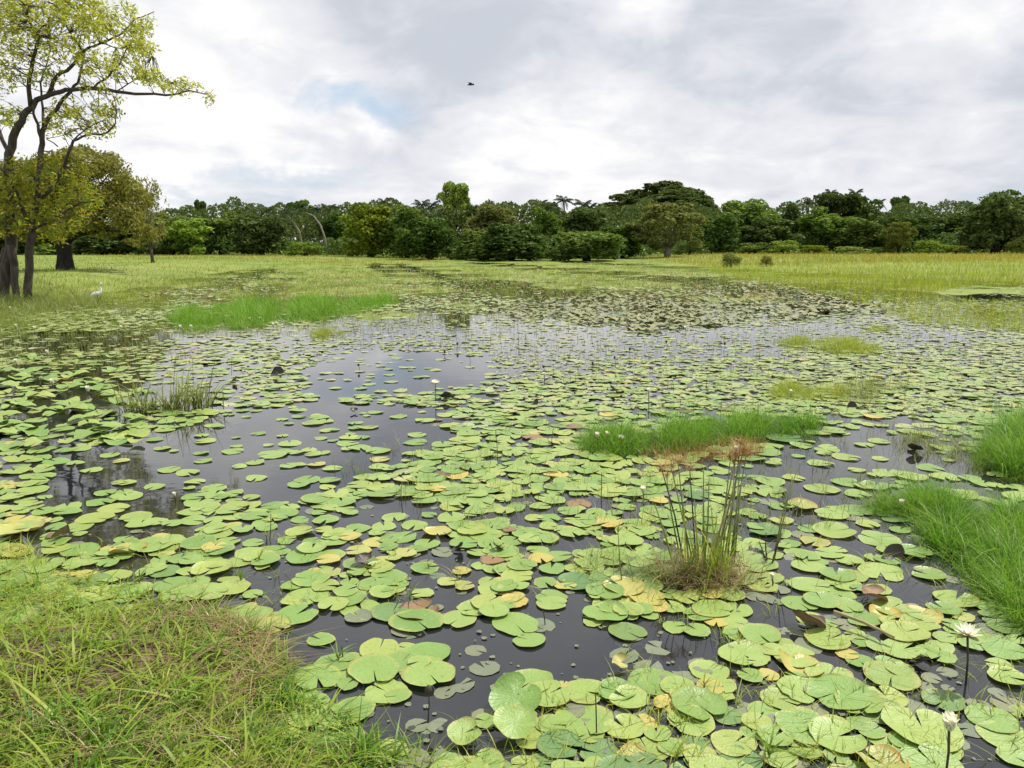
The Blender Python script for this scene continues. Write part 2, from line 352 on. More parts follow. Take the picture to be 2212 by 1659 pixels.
def build_ground():
    rr = np.concatenate([np.linspace(.15, 6, 70), np.geomspace(6.15, 300, 150), np.geomspace(310, 4500, 24)])
    th = np.linspace(0, 2 * math.pi, 361)[:-1]
    TH, RR = np.meshgrid(th, rr); x = RR * np.sin(TH); y = RR * np.cos(TH)
    z = ground_z(x, y)
    V = np.stack([x, y, z], -1).reshape(-1, 3); n = len(th); m = len(rr)
    i, j = np.meshgrid(np.arange(m - 1), np.arange(n), indexing='ij'); j2 = (j + 1) % n
    F = np.stack([i * n + j, (i + 1) * n + j, (i + 1) * n + j2, i * n + j2], -1).reshape(-1, 4)
    V = np.vstack([V, [[0, 0, float(ground_z(np.array(0.), np.array(0.)))]]])
    me = mesh_np('ground', V, F, smooth=True)
    bm = bmesh.new(); bm.from_mesh(me); bm.verts.ensure_lookup_table()
    c = bm.verts[len(V) - 1]
    for k in range(n): bm.faces.new((c, bm.verts[(k + 1) % n], bm.verts[k])).smooth = True
    bmesh.ops.recalc_face_normals(bm, faces=bm.faces); bm.to_mesh(me); bm.free()
    m_, t = new_mat('marsh soil')
    pos = t.add('ShaderNodeNewGeometry').outputs['Position']
    n1 = t.noise(pos, .12, 6, .6); n2 = t.noise(pos, 5.0, 8, .65); n3 = t.noise(pos, 38.0, 4, .6)
    turf = t.mix(t.ramp(n1, .38, .62), (.14, .21, .035), (.24, .26, .05))
    turf = t.mix(t.ramp(n2, .4, .7), turf, (.12, .16, .04))
    mud = t.mix(t.ramp(n2, .35, .6), (.055, .04, .028), (.12, .085, .05))
    mud = t.mix(t.ramp(n3, .55, .7), mud, (.20, .15, .08))
    y_ = t.add('ShaderNodeSeparateXYZ', ins={0: pos}).outputs[1]
    fade = t.math('MULTIPLY', t.ramp(y_, 75.0, 40.0), t.ramp(t.noise(pos, .35, 5, .6), .35, .6))
    turf = t.mix(t.math('MULTIPLY', fade, .8), turf, (.23, .26, .075))
    col = t.mix(t.ramp(t.math('ADD', y_, t.math('MULTIPLY', n1, 6.0)), 14.0, 19.0), mud, turf)
    b = t.add('ShaderNodeBsdfPrincipled', ins={'Base Color': col, 'Roughness': .9, 'Specular IOR Level': .15})
    bn = t.add('ShaderNodeBump', ins={'Strength': .7, 'Distance': .03, 'Height': t.math('ADD', n2, n3)}); t.l.new(bn.outputs[0], b.inputs['Normal'])
    t.l.new(b.outputs[0], t.add('ShaderNodeOutputMaterial').inputs[0])
    tag(ob('ground', me, m_), 'marshy ground of the grassy bank and the far meadow', 'ground', kind='structure')
build_ground()
def build_water():
    V = [(-400, -12, 0), (400, -12, 0), (400, 330, 0), (-400, 330, 0)]
    me = mesh_np('water', V, [(0, 1, 2, 3)])
    m_, t = new_mat('pond water')
    pos = t.add('ShaderNodeNewGeometry').outputs['Position']
    n1 = t.noise(pos, .8, 5, .6); n2 = t.noise(t.vmath('MULTIPLY', pos, (1.0, 2.2, 1.0)), 9.0, 3, .5); n3 = t.noise(t.vmath('MULTIPLY', pos, (1, 2, 1)), 2.2, 2, .5)
    col = t.mix(t.ramp(n1, .35, .65), (.008, .010, .012), (.018, .018, .017))
    b = t.add('ShaderNodeBsdfPrincipled', ins={'Base Color': col, 'Roughness': .02, 'IOR': 1.72, 'Specular IOR Level': .5})
    bn = t.add('ShaderNodeBump', ins={'Strength': .045, 'Distance': .02, 'Height': t.math('ADD', t.math('MULTIPLY', n2, .25), n3)})
    t.l.new(bn.outputs[0], b.inputs['Normal'])
    t.l.new(b.outputs[0], t.add('ShaderNodeOutputMaterial').inputs[0])
    tag(ob('water', me, m_), 'still grey pond water mirroring the cloudy sky', 'water', kind='structure')
build_water()

# ------------------------------------------------------------------ trees
def leaf_quads(C, N, size, rng, aspect=.55, jitter=.8):
    """diamond leaf faces at C facing roughly N"""
    n = len(C); N = N + rng.normal(0, jitter, (n, 3)); N /= np.linalg.norm(N, axis=1)[:, None] + 1e-9
    a = rng.normal(0, 1, (n, 3)); A = np.cross(N, a); A /= np.linalg.norm(A, axis=1)[:, None] + 1e-9
    B = np.cross(N, A); s = (size * rng.uniform(.6, 1.35, n))[:, None]
    V = np.stack([C - A * s, C + B * s * aspect - A * s * .1 + N * s * .12, C + A * s, C - B * s * aspect - A * s * .1 + N * s * .12], 1).reshape(-1, 3)
    F = np.arange(n * 4).reshape(-1, 4)
    return V, F
def crown_points(rng, n, lobes, shell=.28, up=.25):
    L = np.array(lobes); wts = L[:, 3] * L[:, 4]; wts = wts / wts.sum()
    idx = rng.choice(len(L), n, p=wts)
    d = rng.normal(0, 1, (n, 3)); d[:, 2] += up; d /= np.linalg.norm(d, axis=1)[:, None]
    r = 1 - shell * rng.uniform(0, 1, n) ** 1.5 + rng.normal(0, .05, n)
    C = L[idx, :3] + d * r[:, None] * np.stack([L[idx, 3], L[idx, 3], L[idx, 4]], 1)
    return C, d
def unit_lobes(rng, style):
    """crown lobes in a tree of height 1 and half-width .5"""
    out = []
    if style == 'round':
        for k in range(26):
            a = rng.uniform(0, 6.283); t = rng.uniform(0, 1); h = .12 + .76 * t
            rr = .36 * math.sqrt(max(.05, 1 - ((h - .46) / .52) ** 2)) * rng.uniform(.55, 1)
            out.append((rr * math.cos(a), rr * math.sin(a), h, rng.uniform(.10, .18), rng.uniform(.08, .14)))
        out.append((0, 0, .5, .28, .3))
    elif style == 'bush':
        for k in range(22):
            a = rng.uniform(0, 6.283); h = rng.uniform(.1, .8); rr = .4 * math.sqrt(max(.05, 1 - (h / .95) ** 2)) * rng.uniform(.6, 1)
            out.append((rr * math.cos(a), rr * math.sin(a), h, rng.uniform(.09, .17), rng.uniform(.10, .17)))
        out.append((0, 0, .4, .32, .36))
    elif style == 'tall':
        for k in range(24):
            a = rng.uniform(0, 6.283); h = .38 + .54 * rng.uniform(0, 1); rr = .34 * math.sqrt(max(.04, 1 - ((h - .66) / .36) ** 2)) * rng.uniform(.4, 1)
            out.append((rr * math.cos(a), rr * math.sin(a), h, rng.uniform(.10, .19), rng.uniform(.06, .10)))
    elif style == 'umbrella':
        for k in range(90):
            a = rng.uniform(0, 6.283); rr = .46 * math.sqrt(rng.uniform(0, 1)); h = .93 - .50 * (rr / .46) ** 2.0 - rng.uniform(0, .16) * (k % 2) + rng.uniform(-.03, .02)
            out.append((rr * math.cos(a), rr * math.sin(a), h, rng.uniform(.06, .10), rng.uniform(.04, .07)))
    elif style == 'vase':                       # fine twiggy crown fanning from a low trunk
        for k in range(40):
            a = rng.uniform(0, 6.283); h = .22 + .72 * rng.uniform(0, 1) ** .8; rr = .45 * math.sqrt(max(.05, 1 - ((h - .56) / .46) ** 2)) * rng.uniform(.5, 1)
            out.append((rr * math.cos(a), rr * math.sin(a), h, rng.uniform(.06, .11), rng.uniform(.06, .10)))
        out.append((0, 0, .55, .3, .28))
    return out
TREES = {}
def tree_meshes(style, seed, nleaf, leaf, bark, size, H=10.0, W=8.0):
    rng = R(seed); lobes = unit_lobes(rng, style)
    L = [(x * W, y * W, z * H, r * W, q * H) for x, y, z, r, q in lobes]
    C, N = crown_points(rng, nleaf, L, .45)
    C[:, 2] = np.maximum(C[:, 2], .05)
    V, F = leaf_quads(C, N, size, rng)
    crown = mesh_np('crown', V, F); crown.materials.append(leaf)
    mb = MB()
    top = {'umbrella': .38, 'vase': .2, 'tall': .45}.get(style, .32) * H
    r0 = {'umbrella': .055, 'tall': .028, 'vase': .03}.get(style, .035) * H
    bend = rng.normal(0, .02 * H, 2)
    trunk = [(0, 0, -.3), (bend[0] * .3, bend[1] * .3, top * .4), (bend[0], bend[1], top)]
    mb.tube(trunk, [r0 * 1.3, r0, r0 * .75], 8)
    for k in range(min(len(L), 14)):
        e = np.array(L[k][:3]); s = np.array([bend[0], bend[1], top * rng.uniform(.6, 1)])
        mid = (s + e) / 2 + np.array([0, 0, -.03 * H]) + rng.normal(0, .015 * H, 3)
        mb.tube([s, mid, e], [r0 * .45, r0 * .25, r0 * .08], 5)
    tm = mb.mesh('trunk'); tm.materials.append(bark)
    return tm, crown
def proto(style, seed, nleaf, lm, bm, size):
    k = (style, seed, lm)
    if k not in TREES: TREES[k] = tree_meshes(style, seed, nleaf, M[lm], M[bm], size)
    return TREES[k]
ORD = ['first', 'second', 'third', 'fourth', 'fifth', 'sixth', 'seventh', 'eighth', 'ninth', 'tenth', 'eleventh', 'twelfth',
       'thirteenth', 'fourteenth', 'fifteenth', 'sixteenth', 'seventeenth', 'eighteenth', 'nineteenth', 'twentieth']
ORD += [a + ' ' + b for a in ('twenty', 'thirty', 'forty', 'fifty') for b in ORD[:9] + ['and tenth']]
def far_tree(name, label, px, top, wpx, Y, style, lm, seed=1, nleaf=4200, bark='bark_dark', size=.30, cat='tree', group=None, deep=None):
    p = AT(px, 540, Y); x, y = p[0], Y
    z0 = float(ground_z(np.array(x), np.array(y))); z0 = max(z0, -.05)
    H = AT(px, top, Y)[2] - z0; W = wpx / FPX * Y
    tm, cm = proto(style, seed, nleaf, lm, bark, size)
    rz = (px * 7.13) % 6.283
    sx = W / 8.0
    e = empty(name, (x, y, z0), rz, (sx, sx if deep is None else deep / 8.0, H / 10.0))
    tag(e, label, cat, group)
    ob('trunk', tm, parent=e); ob('crown', cm, parent=e)
    return e
def YB(px):                                    # distance of the front row of the tree line
    return float(np.interp(px, [-300, 300, 800, 900, 1340, 1420, 1600, 2300], [118, 118, 108, 96, 94, 112, 138, 140]))
G_F = 'trees of the far tree line'
tl = [  # px, top, width, extra distance, style, leaf, seed, name, label
    (-150, 430, 170, 8, 'round', 'leaf_green', 1, 'broadleaf_tree', 'green tree hidden behind the brownish tree at the left edge'),
    (20, 462, 150, 6, 'round', 'leaf_dark', 1, 'broadleaf_tree', 'dark tree glimpsed between the trunks at the left edge'),
    (120, 466, 140, 5, 'bush', 'leaf_green', 1, 'broadleaf_tree', 'green tree behind the short dark trunk'),
    (225, 470, 140, 4, 'bush', 'leaf_dark', 2, 'broadleaf_tree', 'dark low tree under the right side of the brownish crown'),
    (300, 468, 110, 5, 'round', 'leaf_dark', 3, 'broadleaf_tree', 'dark tree under the outer edge of the brownish crown'),
    (372, 452, 110, 4, 'round', 'leaf_green', 2, 'broadleaf_tree', 'green rounded tree just right of the brownish tree'),
    (410, 470, 90, 0, 'round', 'leaf_light', 1, 'broadleaf_tree', 'pale stemmed light green tree low in the left tree line'),
    (437, 431, 40, 34, 'tall', 'leaf_dark', 1, 'broadleaf_tree', 'small dark crown poking up alone over the left tree line'),
    (478, 450, 120, 8, 'round', 'leaf_green', 3, 'broadleaf_tree', 'mid green tree below the small dark lone crown'),
    (510, 444, 60, 30, 'tall', 'leaf_light', 2, 'broadleaf_tree', 'pale green crown right of the small dark lone crown'),
    (565, 452, 120, 3, 'round', 'leaf_dark', 2, 'broadleaf_tree', 'dark spreading tree left of the leaning pale palm stems'),
    (655, 428, 110, 45, 'umbrella', 'leaf_dark', 1, 'spreading_tree', 'flat topped dark tree rising behind the leaning palm stems'),
    (800, 437, 118, -2, 'round', 'leaf_yellow', 1, 'broadleaf_tree', 'yellow green tree with an orange tinge in the left tree line'),
    (735, 452, 100, 14, 'round', 'leaf_dark', 3, 'broadleaf_tree', 'dark tree behind and left of the yellow green tree'),
    (880, 440, 100, 6, 'round', 'leaf_green', 1, 'broadleaf_tree', 'green tree just right of the yellow green tree'),
    (930, 462, 130, 0, 'bush', 'leaf_dark', 1, 'broadleaf_tree', 'dark bushy tree under the tall light green crown'),
    (985, 392, 84, 22, 'tall', 'leaf_light', 1, 'broadleaf_tree', 'tall light green crown standing highest in the middle left'),
    (1026, 424, 40, 18, 'tall', 'leaf_dark', 3, 'broadleaf_tree', 'small blue green crown touching the tall light green one'),
    (1065, 438, 120, 10, 'round', 'leaf_olive', 1, 'broadleaf_tree', 'olive green tree right of the tall light green crown'),
    (1100, 462, 170, -3, 'bush', 'leaf_dark', 2, 'broadleaf_tree', 'broad dark tree overhanging the water at the middle'),
    (1040, 478, 110, -2, 'bush', 'leaf_green', 2, 'broadleaf_tree', 'mid green bushy tree left of the broad dark waterside tree'),
    (1175, 440, 100, 12, 'round', 'leaf_green', 2, 'broadleaf_tree', 'green tree behind the domed waterside bush'),
    (1268, 480, 155, -4, 'bush', 'leaf_green', 3, 'domed_bush', 'bright green domed bush at the water edge, left of the pale tree'),
    (1265, 445, 120, 16, 'round', 'leaf_dark', 1, 'broadleaf_tree', 'dark tree right behind the domed waterside bush'),
    (1422, 390, 275, 70, 'umbrella', 'leaf_dark', 2, 'rain_tree', 'huge dark umbrella shaped tree topping the tree line'),
    (1442, 440, 172, -14, 'vase', 'leaf_olive', 1, 'pale_tree', 'pale olive fan shaped tree with a bare low trunk before the umbrella tree'),
    (1345, 470, 90, 8, 'round', 'leaf_dark', 3, 'broadleaf_tree', 'dark tree filling the gap left of the pale olive tree'),
    (1540, 452, 110, 6, 'round', 'leaf_dark', 2, 'broadleaf_tree', 'dark tree right of the pale olive tree'),
    (1612, 427, 140, 8, 'round', 'leaf_green', 1, 'broadleaf_tree', 'broad green tree right of the huge umbrella tree'),
    (1660, 470, 120, 0, 'round', 'leaf_dark', 1, 'broadleaf_tree', 'low dark tree before the broad green tree on the right'),
    (1702, 434, 56, 16, 'tall', 'leaf_dark', 2, 'broadleaf_tree', 'narrow dark crown between the broad green and the tufted dark trees'),
    (1780, 440, 130, 6, 'round', 'leaf_green', 3, 'broadleaf_tree', 'green tree at the foot of the tufted dark crown'),
    (1812, 397, 120, 16, 'tall', 'leaf_dark', 3, 'broadleaf_tree', 'tall tufted dark crown in the right tree line'),
    (1868, 420, 100, 14, 'round', 'leaf_dark', 2, 'broadleaf_tree', 'dark tree sloping down right of the tall tufted crown'),
    (1850, 465, 130, 0, 'round', 'leaf_green', 2, 'broadleaf_tree', 'vine hung green tree under the tall tufted crown'),
    (1938, 422, 60, 60, 'tall', 'leaf_dark', 1, 'broadleaf_tree', 'distant bluish crown right of the tufted dark trees'),
    (2015, 440, 160, 24, 'round', 'leaf_dark', 3, 'broadleaf_tree', 'low dark tree in the dip left of the tall right edge tree'),
    (1960, 462, 120, 10, 'round', 'leaf_dark', 1, 'broadleaf_tree', 'dark tree behind the small yellow green bush tree'),
    (1940, 480, 74, -8, 'vase', 'leaf_yellow', 1, 'small_tree', 'small yellow green tree in front of the right tree line'),
    (2150, 397, 150, -4, 'round', 'leaf_dark', 2, 'broadleaf_tree', 'tall dark tree at the right edge, rim of its crown lit'),
    (2225, 405, 120, -2, 'round', 'leaf_green', 2, 'broadleaf_tree', 'lighter green tree cut by the right edge of the picture'),
    (2360, 420, 200, 4, 'round', 'leaf_green', 3, 'broadleaf_tree', 'green tree beyond the right edge of the picture'),
]
for (px, top, wd_, dy, st, lm, sd, nm, lb) in tl:
    Y = YB(px) + dy
    n = {'umbrella': 16000, 'vase': 6500}.get(st, 4600)
    far_tree(nm, lb, px, top, wd_ * (1.2 if st in ('round', 'bush') else 1.05), Y, st, lm, sd, n, 'bark_pale' if st == 'vase' and lm == 'leaf_olive' else 'bark_dark',
             {'umbrella': .22, 'vase': .22}.get(st, .30), 'tree', G_F)
shr = [(660, 518, 100, -6, 'leaf_light', 'bright green sprawling shrub below the leaning palm stems'),
       (1580, 541, 52, -72, 'leaf_olive', 'round grey green shrub alone in the meadow, the larger of two'),
       (1657, 549, 34, -76, 'leaf_brown', 'small brownish shrub beside the round grey green shrub'),
       (1690, 515, 90, -6, 'leaf_light', 'light green shrub at the foot of the low dark tree'),
       (1760, 527, 80, -8, 'leaf_yellow', 'yellow green shrub left of the vine hung tree'),
       (1630, 520, 90, -5, 'leaf_green', 'green shrub tangle behind the round grey green shrub'),
       (1840, 530, 90, -8, 'leaf_light', 'low light green shrub below the vine hung tree'),
       (1905, 532, 70, -8, 'leaf_green', 'low green shrub just left of the small yellow green tree'),
       (2010, 515, 90, -8, 'leaf_light', 'light green shrub right of the small yellow green tree'),
       (2065, 528, 70, -8, 'leaf_yellow', 'yellowish shrub left of the tall right edge tree'),
       (2200, 505, 60, -10, 'leaf_light', 'pale shrub before the trunk of the right edge trees'),
       (330, 520, 80, -4, 'leaf_dark', 'dark shrub low behind the brownish tree'),
       (1490, 520, 80, -4, 'leaf_dark', 'dark shrub right of the pale olive tree trunk')]
for (px, top, wd_, dy, lm, lb) in shr:
    far_tree('shrub', lb, px, top, wd_, YB(px) + dy, 'bush', lm, 4, 2600, 'bark_dark', .26, 'shrub', 'shrubs along the tree line')

# palms
def palm_meshes(seed, nf=22, L=2.6, H=8.0, lean=.6):
    rng = R(seed); mb = MB()
    pts = [(lean * (t ** 1.6), .2 * t, H * t - .3) for t in np.linspace(0, 1, 7)]
    mb.tube(pts, np.linspace(.2, .12, 7), 8); tm = mb.mesh('trunk'); tm.materials.append(M['bark_pale'])
    fronds = []
    top = np.array(pts[-1])
    for variant in range(4):
        Vs, Fs, n = [], [], 0
        up = [1.1, .7, .25, -.15][variant]
        s = np.linspace(0, 1, 12); rx = L * s * math.cos(up * .7); rz = L * (s * math.sin(up) - .75 * s ** 2 * (1 - .3 * up))
        for i in range(1, 12):
            for side in (-1, 1):
                ll = L * .30 * math.sin(math.pi * min(1, s[i] * .85 + .12)) + .08
                for q in range(2):
                    b = np.array([rx[i] - q * L * .04, 0, rz[i]]); d = np.array([.45, side * .75, -.42 - .2 * rng.rand()]); d /= np.linalg.norm(d)
                    wv = np.array([.05, 0, .03]); t = b + d * ll
                    Vs += [b - wv, b + wv, t + wv * .3, t - wv * .3]; Fs.append((n, n + 1, n + 2, n + 3)); n += 4
        for i in range(11):
            a0 = np.array([rx[i], 0, rz[i]]); a1 = np.array([rx[i + 1], 0, rz[i + 1]])
            for wv in (np.array([0, .05, 0]), np.array([0, 0, .05])):
                Vs += [a0 - wv, a0 + wv, a1 + wv * .8, a1 - wv * .8]; Fs.append((n, n + 1, n + 2, n + 3)); n += 4
        me = mesh_np('frond', np.array(Vs), Fs); fronds.append(me)
    return tm, fronds, top
PT, PF, PTOP = palm_meshes(5)
for f in PF: f.materials.append(M['frond'])
palm_spots = [(545, 438, 26), (590, 440, 20), (628, 436, 26), (690, 436, 22), (722, 434, 18), (760, 432, 26), (836, 420, 24), (870, 432, 26), (905, 424, 20), (940, 428, 26),
              (1160, 424, 22), (1190, 430, 18), (1222, 416, 24), (1250, 424, 20), (1280, 430, 26), (1500, 430, 34), (1740, 424, 20), (1792, 402, 22), (1832, 402, 22), (1895, 424, 22), (2085, 432, 24)]
for i, (px, top, dy) in enumerate(palm_spots):
    Y = YB(px) + dy; p = AT(px, 540, Y); z0 = float(ground_z(np.array(p[0]), np.array(Y)))
    H = AT(px, top, Y)[2] - z0 - .9; k = H / 8.0
    e = empty('palm_tree', (p[0], Y, z0), i * 2.4, (1, 1, 1))
    tag(e, f'coconut palm tuft over the tree line, {ORD[i]} of the palms from the left', 'palm', 'palms over the tree line')
    t = ob('trunk', PT, parent=e, scale=(1, 1, k)); rng = R(i)
    for j in range(13):
        ob('frond', PF[j % 4], parent=e, loc=(PTOP[0], PTOP[1], PTOP[2] * k), rot=(0, 0, j * 2.4 + rng.rand() * .5), scale=(rng.uniform(.55, .8),) * 3)
# leaning pale palm stems / hanging fronds
for i, (pts, lb) in enumerate([([(654, 548), (648, 502), (634, 480), (616, 460)], 'pale slanting palm leaf stem, left of the leaning pair'),
                               ([(706, 548), (702, 514), (692, 486), (677, 466), (650, 455)], 'pale arching palm leaf stem, right of the leaning pair')]):
    Y = YB(640) - 4; P = [AT(x, y, Y + k * .4) for k, (x, y) in enumerate(pts)]; P[0][2] = float(ground_z(np.array(P[0][0]), np.array(Y))) - .1
    e = empty('leaning_palm', tuple(P[0])); tag(e, lb, 'palm', 'leaning pale palms')
    mb = MB(); mb.tube(P, np.linspace(.16, .08, len(P)), 7); ob('stem', mb.mesh('stem', origin=P[0]), M['bark_pale'], e)
    for j in range(7):
        ob('frond', PF[j % 4], parent=e, loc=tuple(P[-1] - P[0]), rot=(0, 0, j * .9 + i), scale=(.7,) * 3)

# the wood behind as one mass, and its dark understorey
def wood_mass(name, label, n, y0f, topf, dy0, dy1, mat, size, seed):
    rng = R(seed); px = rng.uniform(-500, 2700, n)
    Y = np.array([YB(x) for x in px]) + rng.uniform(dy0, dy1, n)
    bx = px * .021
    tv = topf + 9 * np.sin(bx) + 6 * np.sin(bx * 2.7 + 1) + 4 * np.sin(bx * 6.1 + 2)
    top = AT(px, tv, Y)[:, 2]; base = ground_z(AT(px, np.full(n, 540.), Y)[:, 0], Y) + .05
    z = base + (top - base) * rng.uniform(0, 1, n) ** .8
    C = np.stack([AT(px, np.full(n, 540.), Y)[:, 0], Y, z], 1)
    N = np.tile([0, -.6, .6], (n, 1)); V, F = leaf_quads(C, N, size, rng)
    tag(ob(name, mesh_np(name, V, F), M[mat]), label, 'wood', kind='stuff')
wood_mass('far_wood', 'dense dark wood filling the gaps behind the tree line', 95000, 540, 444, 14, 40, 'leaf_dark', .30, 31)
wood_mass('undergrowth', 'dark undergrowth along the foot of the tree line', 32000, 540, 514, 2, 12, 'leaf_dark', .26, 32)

# brownish tree on the left, dark trunk
Yb = float(V2W(143, 598)[1])
lobes = []
rng = R(77)
cpts = [(170, 330, 60, 30), (150, 345, 90, 36), (205, 365, 80, 40), (110, 400, 100, 50), (190, 410, 90, 50), (240, 440, 80, 46), (60, 430, 90, 50), (160, 470, 100, 40), (265, 395, 60, 40), (285, 465, 60, 40), (90, 350, 70, 40), (230, 350, 50, 30), (40, 390, 70, 50), (150, 390, 80, 50), (250, 400, 60, 45), (300, 430, 40, 40), (200, 450, 80, 45), (100, 450, 90, 50),
        (270, 480, 55, 40), (310, 500, 35, 30), (220, 505, 60, 30), (30, 470, 60, 50), (60, 505, 60, 25), (-40, 430, 80, 60), (-60, 380, 70, 50), (-80, 480, 60, 40), (140, 500, 50, 25), (290, 525, 30, 14)]
base = np.array([*V2W(143, 598)[:2], 0.0]); base[2] = float(ground_z(base[0], base[1]))
for (x, y, a, b) in cpts:
    for k in range(4):
        p = AT(x + rng.uniform(-.4, .4) * a, y + rng.uniform(-.4, .4) * b, Yb + rng.uniform(-2.4, 2.4)) - base
        lobes.append((*p, a / FPX * Yb * rng.uniform(.35, .6), b / FPX * Yb * rng.uniform(.35, .6)))
C, N = crown_points(rng, 42000, lobes, .8); V, F = leaf_quads(C, N, .095, rng)
e = empty('brownish_tree', tuple(base)); tag(e, 'brownish green spreading tree with a short thick dark trunk', 'tree')
ob('crown', mesh_np('crown', V, F), M['leaf_brown'], e)
mb = MB(); sc = Yb / FPX
mb.tube([(0, 0, -.3), (0, 0, .1), (.03, 0, .7), (.02, .05, 1.4), (.05, .05, 2.0)], [.62, .50, .40, .38, .30], 10)
for k, (x, y) in enumerate([(40, 400), (100, 360), (170, 340), (240, 370), (290, 440), (300, 500), (60, 470), (0, 430), (220, 460), (180, 420), (-60, 440), (250, 500)]):
    e2 = AT(x, y, Yb + rng.uniform(-1.5, 1.5)) - base; s0 = np.array([.03, .04, rng.uniform(1.1, 1.9)])
    mid = s0 * .5 + e2 * .5 + np.array([0, 0, .25]); mb.tube([s0, s0 * .75 + e2 * .25 + [0, 0, .15], mid, e2], [.17, .13, .08, .02], 6)
ob('trunk', mb.mesh('trunk'), M['bark_dark'], e)
far_tree('sparse_tree', 'sparse olive crown peeping out right of the brownish tree', 328, 378, 90, 62, 'vase', 'leaf_brown', 7, 1500, 'bark', .20, 'tree')

# near tree on the left
Yn = float(V2W(30, 648)[1])
def nr(x, y, dy=0.0): return AT(x / 2.4, y / 2.4, Yn + dy)       # limb points, traced at their distance
nb = nr(30, 1560); nb[2] = float(ground_z(nb[0], nb[1]))
limbs = [  # points (x, y, depth), r0, r1
    ([(0, 1580, 0), (30, 1420, 0), (60, 1280, .1), (52, 1100, .1), (38, 950, 0), (45, 800, 0), (80, 680, 0), (120, 600, 0), (185, 520, 0)], .20, .085),
    ([(-60, 1580, .3), (-20, 1420, .3), (30, 1290, .2)], .12, .11), ([(85, 1560, -.2), (75, 1420, -.1), (62, 1270, 0)], .10, .13),
    ([(185, 520, 0), (260, 490, 0), (340, 465, -.1), (450, 455, -.2), (600, 475, -.4), (750, 487, -.5), (900, 490, -.6), (985, 470, -.7), (1090, 495, -.7)], .085, .012),
    ([(250, 492, 0), (290, 400, .2), (370, 345, .3), (430, 270, .4), (520, 225, .4), (640, 170, .6), (700, 95, .6), (800, 60, .7)], .065, .012),
    ([(160, 560, 0), (152, 400, -.4), (172, 300, -.6), (205, 190, -.8), (150, 110, -.9), (130, -20, -1.), (100, -180, -1)], .07, .012),
    ([(140, 1570, -.5), (150, 1300, -.5), (165, 1180, -.5), (200, 1000, -.4), (212, 780, -.2), (220, 680, -.2), (260, 600, -.2), (340, 500, 0), (405, 430, .2), (440, 260, .4)], .125, .03),
    ([(215, 720, -.2), (180, 610, -.4), (170, 545, -.5)], .05, .03), ([(218, 700, -.2), (222, 560, .3), (210, 430, .5), (250, 300, .8), (260, 200, .8)], .045, .01),
    ([(190, 1050, -.4), (300, 950, -.6), (345, 820, -.8), (380, 730, -.8), (450, 702, -.8), (550, 690, -.9), (600, 640, -1), (606, 580, -1)], .06, .012),
    ([(490, 452, -.2), (560, 400, 0), (620, 330, .1), (680, 220, .3), (712, 140, .3)], .035, .01),
    ([(430, 270, .4), (380, 200, .2), (330, 100, 0), (365, -10, 0), (420, -160, 0)], .04, .012),
    ([(45, 820, 0), (0, 690, .5), (-60, 540, .9), (-90, 350, 1.2), (-60, 100, 1.3)], .07, .015),
    ([(150, 1150, -.5), (90, 1000, -1), (30, 900, -1.4), (-50, 820, -1.6)], .06, .015), ([(160, 1200, -.5), (300, 1120, -1), (420, 1050, -1.3), (520, 1030, -1.5)], .05, .012),
    ([(380, 730, -.8), (460, 660, -.6), (560, 610, -.4)], .025, .008), ([(300, 760, -.4), (240, 720, 0), (330, 700, .2)], .02, .008),
    ([(600, 475, -.4), (690, 420, -.3), (790, 390, -.2), (880, 430, -.2)], .02, .006), ([(520, 225, .4), (600, 250, .6), (740, 250, .8), (790, 290, .8)], .02, .006),
]
ne = empty('yellow_green_tree', tuple(nb)); tag(ne, 'nearest yellow green tree with bare leaning limbs at the left edge', 'tree')
mb = MB(); skel = []; rng = R(5)
for pts, r0, r1 in limbs:
    P = np.array([nr(*p) for p in pts]); Pn = [P[0]]
    for a, b in zip(P[:-1], P[1:]):
        for t in (.33, .67, 1.0): Pn.append(a + (b - a) * t + rng.normal(0, .02, 3) * (t < 1))
    Pn = np.array(Pn)
    if pts[0][1] > 1500: Pn[0][2] = nb[2] - .3
    mb.tube(Pn, np.linspace(r0, r1, len(Pn)), 8)
    skel.append(Pn[2:])
SK = np.concatenate(skel)
ob('trunk', mb.mesh('trunk', origin=nb), M['bark'], ne)
